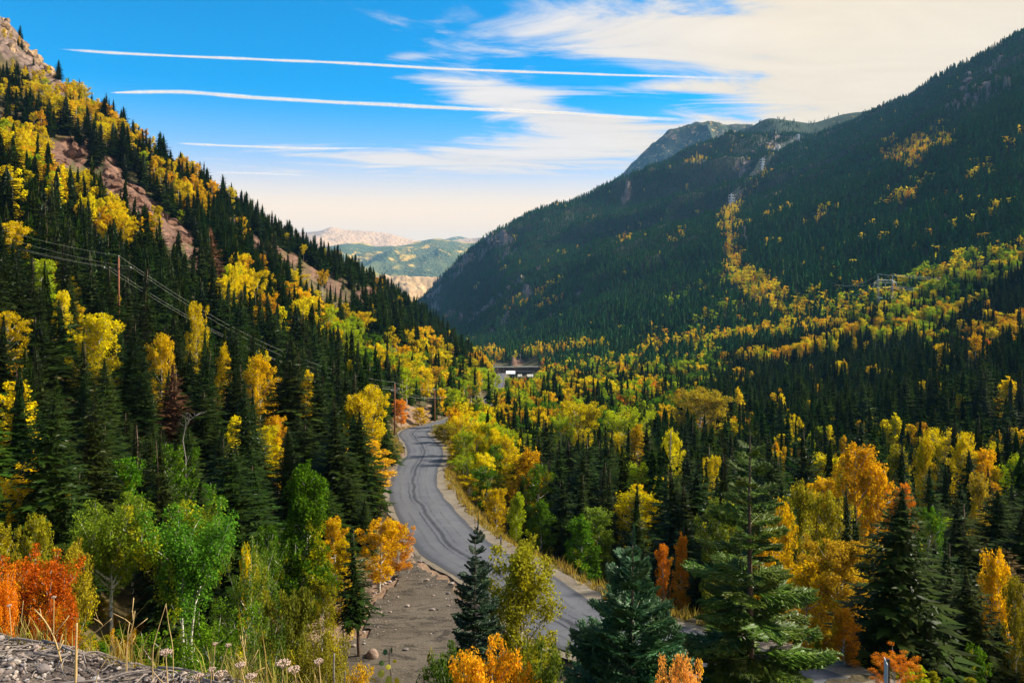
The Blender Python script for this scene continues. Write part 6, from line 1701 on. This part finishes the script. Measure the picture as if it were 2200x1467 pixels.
# ------------------------------------------------------------------ the gravel verge at the photographer's feet
M_VERGE = mat_gravel('verge_gravel', (0.11, 0.085, 0.070), (0.18, 0.145, 0.12), (0.06, 0.045, 0.04))
def build_verge():
    xs = np.concatenate([np.arange(-14, -4, 0.25), np.arange(-4, 2, 0.05), np.arange(2, 14.1, 0.25)])
    ys = np.concatenate([np.arange(-8, 1.5, 0.25), np.arange(1.5, 4.6, 0.05), np.arange(4.6, 13, 0.25)])
    X, Y = np.meshgrid(xs, ys, indexing='ij')
    Z = verge_h(X, Y)
    n, m = X.shape
    i, j = np.meshgrid(np.arange(n - 1), np.arange(m - 1), indexing='ij')
    q = np.stack([i * m + j, (i + 1) * m + j, (i + 1) * m + j + 1, i * m + j + 1], -1).reshape(-1, 4)
    o = obj('gravel_verge', mesh('gravel_verge', np.stack([X, Y, Z], -1).reshape(-1, 3), q, M_VERGE, True))
    tag(o, 'gravel verge strewn with dead twigs at the viewpoint', None, kind='structure')
    return o
VERGE = build_verge()
def mat_pebble():
    m, t, b, o = principled('pebble')
    oi = t.n('ShaderNodeObjectInfo'); g = t.n('ShaderNodeNewGeometry'); tc = t.n('ShaderNodeTexCoord')
    r = t.m('FRACT', t.m('ADD', oi.outputs['Random'], g.outputs['Random Per Island']))
    cr = t.n('ShaderNodeValToRGB'); e = cr.color_ramp.elements
    e[0].color = (0.06, 0.05, 0.055, 1); e[1].color = (0.46, 0.37, 0.30, 1)
    for p_, c_ in ((0.3, (0.24, 0.20, 0.19, 1)), (0.55, (0.34, 0.25, 0.20, 1)), (0.8, (0.30, 0.29, 0.30, 1))):
        q = e.new(p_); q.color = c_
    t.link(r, cr.inputs[0])
    n = t.noise(tc.outputs['Object'], 60, 4, 0.7)
    t.put(b.inputs['Base Color'], t.mix(t.ss(n, 0.4, 0.7, 0, 0.5), cr.outputs[0], (0.09, 0.07, 0.06)))
    return m
M_PEB = mat_pebble()
gg = np.random.default_rng(77)
def edge_y(x): return np.interp(x, [e[0] for e in EDGE], [e[1] for e in EDGE])
PEB = [mesh('stone', rock_shape(970 + i, _IV2, 12, 0.55, 0.02), _IF2, M_PEB) for i in range(6)]
for k in range(280):
    y = gg.uniform(2.9, 4.1); x = gg.uniform(-0.66 * y - 0.1, -0.12 * y)
    if y > edge_y(x) + 0.12: continue
    s = gg.choice([0.012, 0.016, 0.022, 0.03], p=[0.25, 0.35, 0.28, 0.12]) * gg.uniform(0.85, 1.3)
    if y < 3.25 and gg.random() < 0.2: s *= 1.7
    o = bpy.data.objects.new('stone', PEB[gg.integers(6)])
    o.location = (x, y, float(verge_h(np.array([x]), np.array([y]))[0]) + s * 0.35); o.scale = (s, s * gg.uniform(0.7, 1.1), s * gg.uniform(0.6, 0.9)); o.rotation_euler = (0, 0, gg.uniform(0, 6.28))
    add(o, VERGE)
def pebble_mass():
    V, Fc, n = [], [], 0
    shapes = [rock_shape(990 + i, _IV1, 8, 0.55, 0.02) for i in range(8)]
    for k in range(5200):
        y = gg.uniform(2.4, 4.5); x = gg.uniform(-0.75 * y, 0.15)
        if y > edge_y(x) + 0.2: continue
        s = gg.uniform(0.006, 0.017)
        v = shapes[gg.integers(8)] * s * np.array([1, 1, 0.7]); a = gg.uniform(0, 6.28)
        v = np.stack([v[:, 0] * math.cos(a) - v[:, 1] * math.sin(a), v[:, 0] * math.sin(a) + v[:, 1] * math.cos(a), v[:, 2]], -1)
        V.append(v + np.array([x, y, float(verge_h(np.array([x]), np.array([y]))[0]) + s * 0.3])); Fc.append(_IF1 + n); n += len(v)
    o = obj('gravel', mesh('gravel', np.vstack(V), np.vstack(Fc), M_PEB)); tag(o, 'small loose gravel covering the verge', None, kind='stuff')
pebble_mass()
M_TWIG = plain('dry_twig', (0.20, 0.165, 0.15), 0.85, 0.45, 30.0)
M_STRAW = plain('dry_straw', (0.48, 0.33, 0.14), 0.8, 0.25, 20.0)
M_GRASS = mat_leaf('dry_grass', (0.30, 0.23, 0.06), 0.03, 0.45, 0.4, None, 0.0)
M_VGRASS = mat_leaf('verge_grass', (0.42, 0.29, 0.05), 0.03, 0.45, 0.4, None, 0.0)
M_HEAD = plain('dried_flower', (0.42, 0.30, 0.24), 0.9, 0.35, 120.0)
def twig_pts(x, y, L, a, g, lift=0.015):
    p = []
    for t in np.linspace(-0.5, 0.5, 5):
        q = np.array([x + math.cos(a) * L * t + g.normal(0, L * 0.03), y + math.sin(a) * L * t + g.normal(0, L * 0.03)])
        p.append((q[0], q[1], float(verge_h(np.array([q[0]]), np.array([q[1]]))[0]) + lift + abs(g.normal(0, 0.01))))
    return np.array(p)
def twig_litter():
    m = MB()
    for k in range(420):
        x = gg.uniform(-3.0, -0.3); y = edge_y(x) + gg.normal(-0.05, 0.13)
        m.tube(twig_pts(x, y, gg.uniform(0.04, 0.2), gg.uniform(0, 3.14), gg), gg.uniform(0.0012, 0.004), 4, False)
    o = obj('twig_litter', m.mesh('twig_litter', M_TWIG)); tag(o, 'dry grey twig litter along the edge of the verge', None, kind='stuff')
twig_litter()
for k in range(14):
    x = -2.45 + 1.9 * k / 13 + gg.normal(0, 0.05); y = edge_y(x) + gg.normal(-0.10, 0.12)
    m = MB(); m.tube(twig_pts(x, y, gg.uniform(0.25, 0.5), gg.uniform(-0.6, 0.6), gg, 0.03), [0.006, 0.0055, 0.005, 0.004, 0.002], 6)
    o = obj('dead_stick', m.mesh('dead_stick', M_TWIG, True)); tag(o, f'dead grey stick lying on the verge, {ORD[k] if k < 12 else "thirteenth" if k == 12 else "fourteenth"} from the left', 'stick', 'dead sticks on the verge')
def grass_mass():
    V, T, n = [], [], 0
    for k in range(85):
        t = gg.random()
        x = gg.uniform(-2.6, -0.2) if t < 0.35 else gg.uniform(-1.35, -0.15)
        y = edge_y(x) + abs(gg.normal(0.05, 0.16))
        z = float(verge_h(np.array([x]), np.array([y]))[0])
        for b_ in range(gg.integers(10, 22)):
            h = gg.uniform(0.06, 0.20) * (1.7 if gg.random() < 0.12 else 1); a = gg.uniform(0, 6.28); ln = gg.uniform(0.1, 0.6) * h; w_ = gg.uniform(0.0012, 0.0028)
            b0 = np.array([x + gg.normal(0, 0.03), y + gg.normal(0, 0.03), z - 0.02]); d = np.array([math.cos(a), math.sin(a), 0]); sd = np.array([-d[1], d[0], 0]) * w_
            m_ = b0 + d * ln * 0.35 + np.array([0, 0, h * 0.6]); e = b0 + d * ln + np.array([0, 0, h])
            V += [b0 + sd, b0 - sd, m_ - sd, m_ + sd, e]; T += [(n, n + 1, n + 2), (n, n + 2, n + 3), (n + 3, n + 2, n + 4)]; n += 5
    o = obj('grass', mesh('grass', np.array(V), np.array(T), M_GRASS)); tag(o, 'dry grass tufts along the lip of the verge', None, kind='stuff')
grass_mass()
def roadside_grass():
    V, T, n = [], [], 0
    t = np.gradient(ROAD, axis=0); t[:, 2] = 0; t /= np.linalg.norm(t, axis=1)[:, None]
    X, Y, S = [], [], []
    for k in range(900):
        i = gg.integers(18, 175); o_ = -gg.uniform(4.5, 7.2)
        X.append(ROAD[i, 0] - t[i, 1] * o_); Y.append(ROAD[i, 1] + t[i, 0] * o_); S.append(gg.uniform(0.6, 1.3))
    for k in range(260):
        i = gg.integers(75, 200); o_ = gg.uniform(4.2, 6.0)
        X.append(ROAD[i, 0] - t[i, 1] * o_); Y.append(ROAD[i, 1] + t[i, 0] * o_); S.append(gg.uniform(0.5, 0.9))
    Z = H(np.array(X), np.array(Y))
    for x, y, z, s in zip(X, Y, Z, S):
        for b_ in range(16):
            h = gg.uniform(0.25, 0.8) * s; a = gg.uniform(0, 6.28); ln = gg.uniform(0.2, 0.7) * h; w_ = gg.uniform(0.03, 0.07)
            b0 = np.array([x + gg.normal(0, 0.16), y + gg.normal(0, 0.16), z - 0.03]); d = np.array([math.cos(a), math.sin(a), 0]); sd = np.array([-d[1], d[0], 0]) * w_
            e = b0 + d * ln + np.array([0, 0, h])
            V += [b0 + sd, b0 - sd, e]; T.append((n, n + 1, n + 2)); n += 3
    o = obj('roadside_grass', mesh('roadside_grass', np.array(V), np.array(T), M_VGRASS)); tag(o, 'dry yellow grass and weeds along the road edges', None, kind='stuff')
roadside_grass()
def loose_stones():
    V, Fc, n = [], [], 0
    shapes = [rock_shape(1010 + i, _IV1, 8, 0.55, 0.03) for i in range(8)]
    xs, ys = gg.uniform(-22, 2, 2600), gg.uniform(44, 76, 2600)
    edge = dist_poly(xs, ys, PAD + [PAD[0]]) * np.where(in_poly(xs, ys, PAD), 1, -1)
    dd, zz, sd = near_road(xs, ys)
    ok = (edge > -2.0) & (dd > 4.2) & ((edge < 1.6) | (gg.random(2600) < 0.12))
    zs = H(xs, ys)
    for x, y, z in zip(xs[ok], ys[ok], zs[ok]):
        s = gg.choice([0.05, 0.08, 0.13, 0.22], p=[0.62, 0.26, 0.09, 0.03])
        v = shapes[gg.integers(8)] * s * np.array([1, 1, 0.7])
        V.append(v + np.array([x, y, z + 0.15 + s * 0.2])); Fc.append(_IF1 + n); n += len(v)
    o = obj('loose_stones', mesh('loose_stones', np.vstack(V), np.vstack(Fc), M_PEB)); tag(o, 'loose stones and rubble scattered over the pullout', None, kind='stuff')
loose_stones()
def ray(px, py, d): return P(px, py, d)
def dried_flower(pts, d, r, head, label, side=0, seed=1, mat=None):
    """a dried plant: bent stem through photograph pixels, flat flower head on top"""
    g = np.random.default_rng(seed)
    p = np.array([ray(a, b, d + g.normal(0, 0.015)) for a, b in pts])
    zb = float(verge_h(np.array([p[0, 0]]), np.array([p[0, 1]]))[0])
    foot = p[0].copy(); foot[2] = min(zb - 0.02, p[0, 2] - 0.02)
    root = empty('dried_flower' if head else 'dry_stem', foot)
    q = np.vstack([foot, p]) - foot
    if len(q) > 2:
        tt = np.linspace(0, len(q) - 1, 14); q = np.stack([np.interp(tt, np.arange(len(q)), q[:, k]) for k in range(3)], -1)
        q[1:-1] = (q[:-2] + q[1:-1] * 2 + q[2:]) / 4
    m = MB(); m.tube(q, r * np.linspace(1.0, 0.6, len(q)), 6); obj('stem', m.mesh('stem', mat or M_STRAW, True), root)
    if head:
        top = q[-1]; m = MB()
        for k in range(46):
            a = g.uniform(0, 6.28); rr = head * math.sqrt(g.random())
            c = top + np.array([rr * math.cos(a), rr * math.sin(a), head * 0.28 * (1 - (rr / head) ** 2) + g.normal(0, head * 0.05)])
            m.push(_IV1 * head * g.uniform(0.10, 0.17) + c, _IF1)
        for k in range(9):
            a = k * 0.7; m.beam(top - np.array([0, 0, head * 0.9]), top + np.array([head * 0.7 * math.cos(a), head * 0.7 * math.sin(a), 0]), r * 0.8)
        obj('flower_head', m.mesh('flower_head', M_HEAD), root)
    for k in range(side):
        i = g.integers(4, len(q) - 2); e = q[i] + np.array([g.normal(0, 0.05), g.normal(0, 0.03), g.uniform(0.03, 0.09)])
        m = MB(); m.tube([q[i], (q[i] + e) / 2 + g.normal(0, 0.006, 3), e], r * 0.5, 4); obj('branchlet', m.mesh('branchlet', mat or M_STRAW, True), root)
    tag(root, label, 'plant')
FL = [([(360, 1467), (356, 1400)], 3.35, 0.025, 'dried pinkish flower head behind the twigs, the leftmost large one'), ([(478, 1480), (474, 1447)], 3.3, 0.028, 'broad dried flower head at the edge of the gravel'),
      ([(452, 1480), (455, 1437)], 3.35, 0.017, 'small dried flower head left of the broad one'), ([(528, 1475), (516, 1427)], 3.3, 0.022, 'dried flower head with fanned top right of the broad one'),
      ([(470, 1450), (490, 1385)], 3.5, 0.013, 'small flower head on a leaning thin stem'), ([(458, 1450), (462, 1382)], 3.5, 0.012, 'small flower head on an upright thin stem'),
      ([(690, 1480), (685, 1420)], 3.3, 0.022, 'dried flower head alone at the right of the grass'), ([(606, 1480), (608, 1424)], 3.3, 0.030, 'large pale dried flower head in the middle of the row'),
      ([(640, 1490), (632, 1437)], 3.3, 0.028, 'ragged pale dried flower head right of the large one'), ([(545, 1490), (540, 1452)], 3.25, 0.024, 'low pinkish dried flower head at the bottom'),
      ([(430, 1480), (425, 1452)], 3.2, 0.022, 'low pinkish dried flower head beside the twigs'), ([(115, 1360), (116, 1282)], 4.0, 0.013, 'flat dried flower head in front of the red shrub'), ([(25, 1370), (20, 1300)], 4.0, 0.012, 'small dried flower head at the left edge')]
for k, (pts, d, hd, lab) in enumerate(FL): dried_flower(pts, d, 0.0028, hd, lab, 1 if k % 3 == 0 else 0, 40 + k)
ST = [([(162, 1470), (163, 1400), (165, 1338)], 3.25, 0.0055, 'thick pale broken stem standing in the twigs', 0), ([(135, 1433), (118, 1370), (95, 1330), (74, 1308)], 3.7, 0.0042, 'tan stem bending to the left before the red shrub', 4),
      ([(165, 1387), (200, 1362), (240, 1328)], 3.6, 0.003, 'straw stem slanting up to the right from the thick one', 2), ([(328, 1392), (340, 1350), (357, 1296)], 3.6, 0.0022, 'thin green straw leaning right over the dark shrub', 0),
      ([(372, 1390), (362, 1340), (357, 1300)], 3.6, 0.002, 'thin straw meeting the leaning one at its tip', 0), ([(718, 1480), (717, 1440), (718, 1403)], 3.3, 0.0048, 'bare white stem in front of the pullout', 0),
      ([(205, 1450), (240, 1400), (262, 1378)], 3.3, 0.0022, 'fine straw slanting over the small gold shrub', 0), ([(740, 1480), (742, 1440)], 3.4, 0.003, 'short bare stem right of the white one', 0),
      ([(272, 1385), (285, 1345), (290, 1312)], 3.7, 0.003, 'brown seed stem beside the small gold shrub', 7), ([(532, 1440), (524, 1400), (520, 1365)], 3.6, 0.003, 'brown seed stem above the dried flowers', 7),
      ([(60, 1390), (45, 1340), (50, 1290)], 4.0, 0.002, 'thin straw in front of the red shrub', 2)]
for k, (pts, d, r, lab, sd_) in enumerate(ST): dried_flower(pts, d, r, 0, lab, sd_, 80 + k, M_STRAW if k not in (5, 7) else M_DEAD)
def leafy_stem():
    d = 4.2
    foot = P(838, 1500, d); root = empty('leafy_sapling', foot)
    foot2 = np.array(foot); zb = float(verge_h(np.array([foot[0]]), np.array([foot[1]]))[0])
    q = np.array([P(a, b, d) - foot for a, b in ((838, 1500), (840, 1450), (836, 1420), (838, 1388))]); q = np.vstack([[0, 0, min(-0.02, zb - foot[2] - 0.05)], q])
    m = MB(); m.tube(q, [0.004, 0.004, 0.0035, 0.003, 0.002], 6); obj('stem', m.mesh('stem', M_ARM, True), root)
    ml = plain('round_leaf', (0.42, 0.38, 0.03), 0.6, 0.4, 40); mg = plain('round_leaf_green', (0.05, 0.10, 0.02), 0.6, 0.3, 40)
    for k, (a, b, s, mt) in enumerate(((818, 1446, 9, ml), (834, 1460, 10, ml), (802, 1460, 8, ml), (834, 1432, 6, ml), (848, 1420, 5, ml), (820, 1424, 6, mg), (827, 1400, 7, mg), (840, 1396, 7, mg), (852, 1462, 7, ml), (806, 1474, 8, ml))):
        c = P(a, b, d + gg.normal(0, 0.02)) - foot; r = s * d / F
        an = np.arange(9) * 2 * math.pi / 9; n = unit(gg.normal(0, 1, 3) + np.array([0, -1.6, 0.6])); u_ = unit(np.cross(n, [0, 0, 1.0])); v_ = np.cross(u_, n)
        ring = c + r * (np.cos(an)[:, None] * u_ + np.sin(an)[:, None] * v_ * 0.9) - n * r * 0.15
        m = MB(); m.push(np.vstack([ring, c]), [(i, (i + 1) % 9, 9) for i in range(9)]); obj('leaf', m.mesh('leaf', mt, True), root)
    tag(root, 'thin sapling with a few round leaves before the pullout', 'plant')
leafy_stem()

# ------------------------------------------------------------------ contrails, far outside the valley's air
def mat_contrail():
    m = bpy.data.materials.new('contrail'); m.use_nodes = True; t = NT(m.node_tree)
    d = t.n('ShaderNodeBsdfDiffuse'); tr = t.n('ShaderNodeBsdfTranslucent'); mx = t.n('ShaderNodeMixShader'); tp = t.n('ShaderNodeBsdfTransparent'); m2 = t.n('ShaderNodeMixShader'); o = t.n('ShaderNodeOutputMaterial')
    d.inputs[0].default_value = tr.inputs[0].default_value = (0.92, 0.92, 0.92, 1)
    mx.inputs[0].default_value = 0.5
    t.link(d.outputs[0], mx.inputs[1]); t.link(tr.outputs[0], mx.inputs[2])
    g = t.n('ShaderNodeNewGeometry')
    n = t.noise(g.outputs['Position'], 0.0022, 5, 0.6)
    dens = t.m('MULTIPLY', t.attr('dens').outputs['Fac'], t.lin(n, 0.3, 0.65, 0.45, 1.0))
    t.put(m2.inputs[0], dens); t.link(tp.outputs[0], m2.inputs[1]); t.link(mx.outputs[0], m2.inputs[2]); t.link(m2.outputs[0], o.inputs['Surface'])
    return m
M_CON = mat_contrail()
def contrail(pts, alt, wpx, label, seed, fade=(0.0, 0.0), dens=0.9):
    px = np.linspace(pts[0][0], pts[-1][0], 160); py = pchip([p[0] for p in pts], [p[1] for p in pts], px)
    g = np.random.default_rng(seed)
    py = py + 0.5 * fbm(px / 120, px * 0, seed, 2)
    e = (CY - py) / F; d = alt / e
    c = np.stack([(px - CX) / F * d, d, np.full(len(px), float(alt))], -1)
    wd = np.interp(px, [px[0], px[0] + 60, px[-1] - 120, px[-1]], [0.35, 1, 1, 0.5]) * wpx / F * d / 2 * (1 + 0.16 * fbm(px / 70, px * 0 + 9, seed + 3, 2))
    m = MB(); k = 10
    for q in (0.45, 0.8, 1.25): m.tube(c, np.maximum(wd * q, 4), k, False)
    me = m.mesh('contrail', M_CON, True)
    t = (px - px[0]) / (px[-1] - px[0])
    dn = dens * sstep(t, 0, 0.02 + fade[0]) * (1 - sstep(t, 0.99 - fade[1], 1.0)) if fade else dens
    attr_f(me, 'dens', np.concatenate([np.repeat(dn * q, k) for q in (0.75, 0.42, 0.16)]))
    o = obj('contrail', me); tag(o, label, 'contrail')
contrail([(120, 106), (300, 117), (650, 132), (1000, 150), (1350, 162), (1700, 172)], 9000, 5.2, 'highest white contrail across the blue sky', 1, (0.05, 0.3))
contrail([(235, 199), (360, 198), (560, 211), (900, 229), (1200, 243), (1420, 256), (1560, 262)], 8200, 7.0, 'thick middle contrail crossing the wispy cloud', 2, (0.0, 0.2))
contrail([(375, 308), (520, 315), (700, 319), (860, 318)], 7600, 4.6, 'short lowest contrail above the left ridge', 3, (0.05, 0.45), 0.8)
contrail([(440, 371), (560, 373), (720, 380)], 7000, 3.6, 'faint contrail low over the left skyline', 4, (0.2, 0.5), 0.5)

# ------------------------------------------------------------------ the air of the valley
def haze():
    m = bpy.data.materials.new('haze'); m.use_nodes = True; t = NT(m.node_tree)
    v = t.n('ShaderNodeVolumePrincipled'); o = t.n('ShaderNodeOutputMaterial')
    v.inputs['Color'].default_value = (0.22, 0.54, 1.0, 1); v.inputs['Density'].default_value = HAZE; v.inputs['Anisotropy'].default_value = 0.0
    t.link(v.outputs[0], o.inputs['Volume'])
    b = MB(); b.box((0, 6700, 65), (24000, 16000, 1530))
    h = obj('haze', b.mesh('haze', m)); tag(h, 'thin blue haze filling the valley air', None, kind='stuff')
HAZE = 4.2e-5
haze()
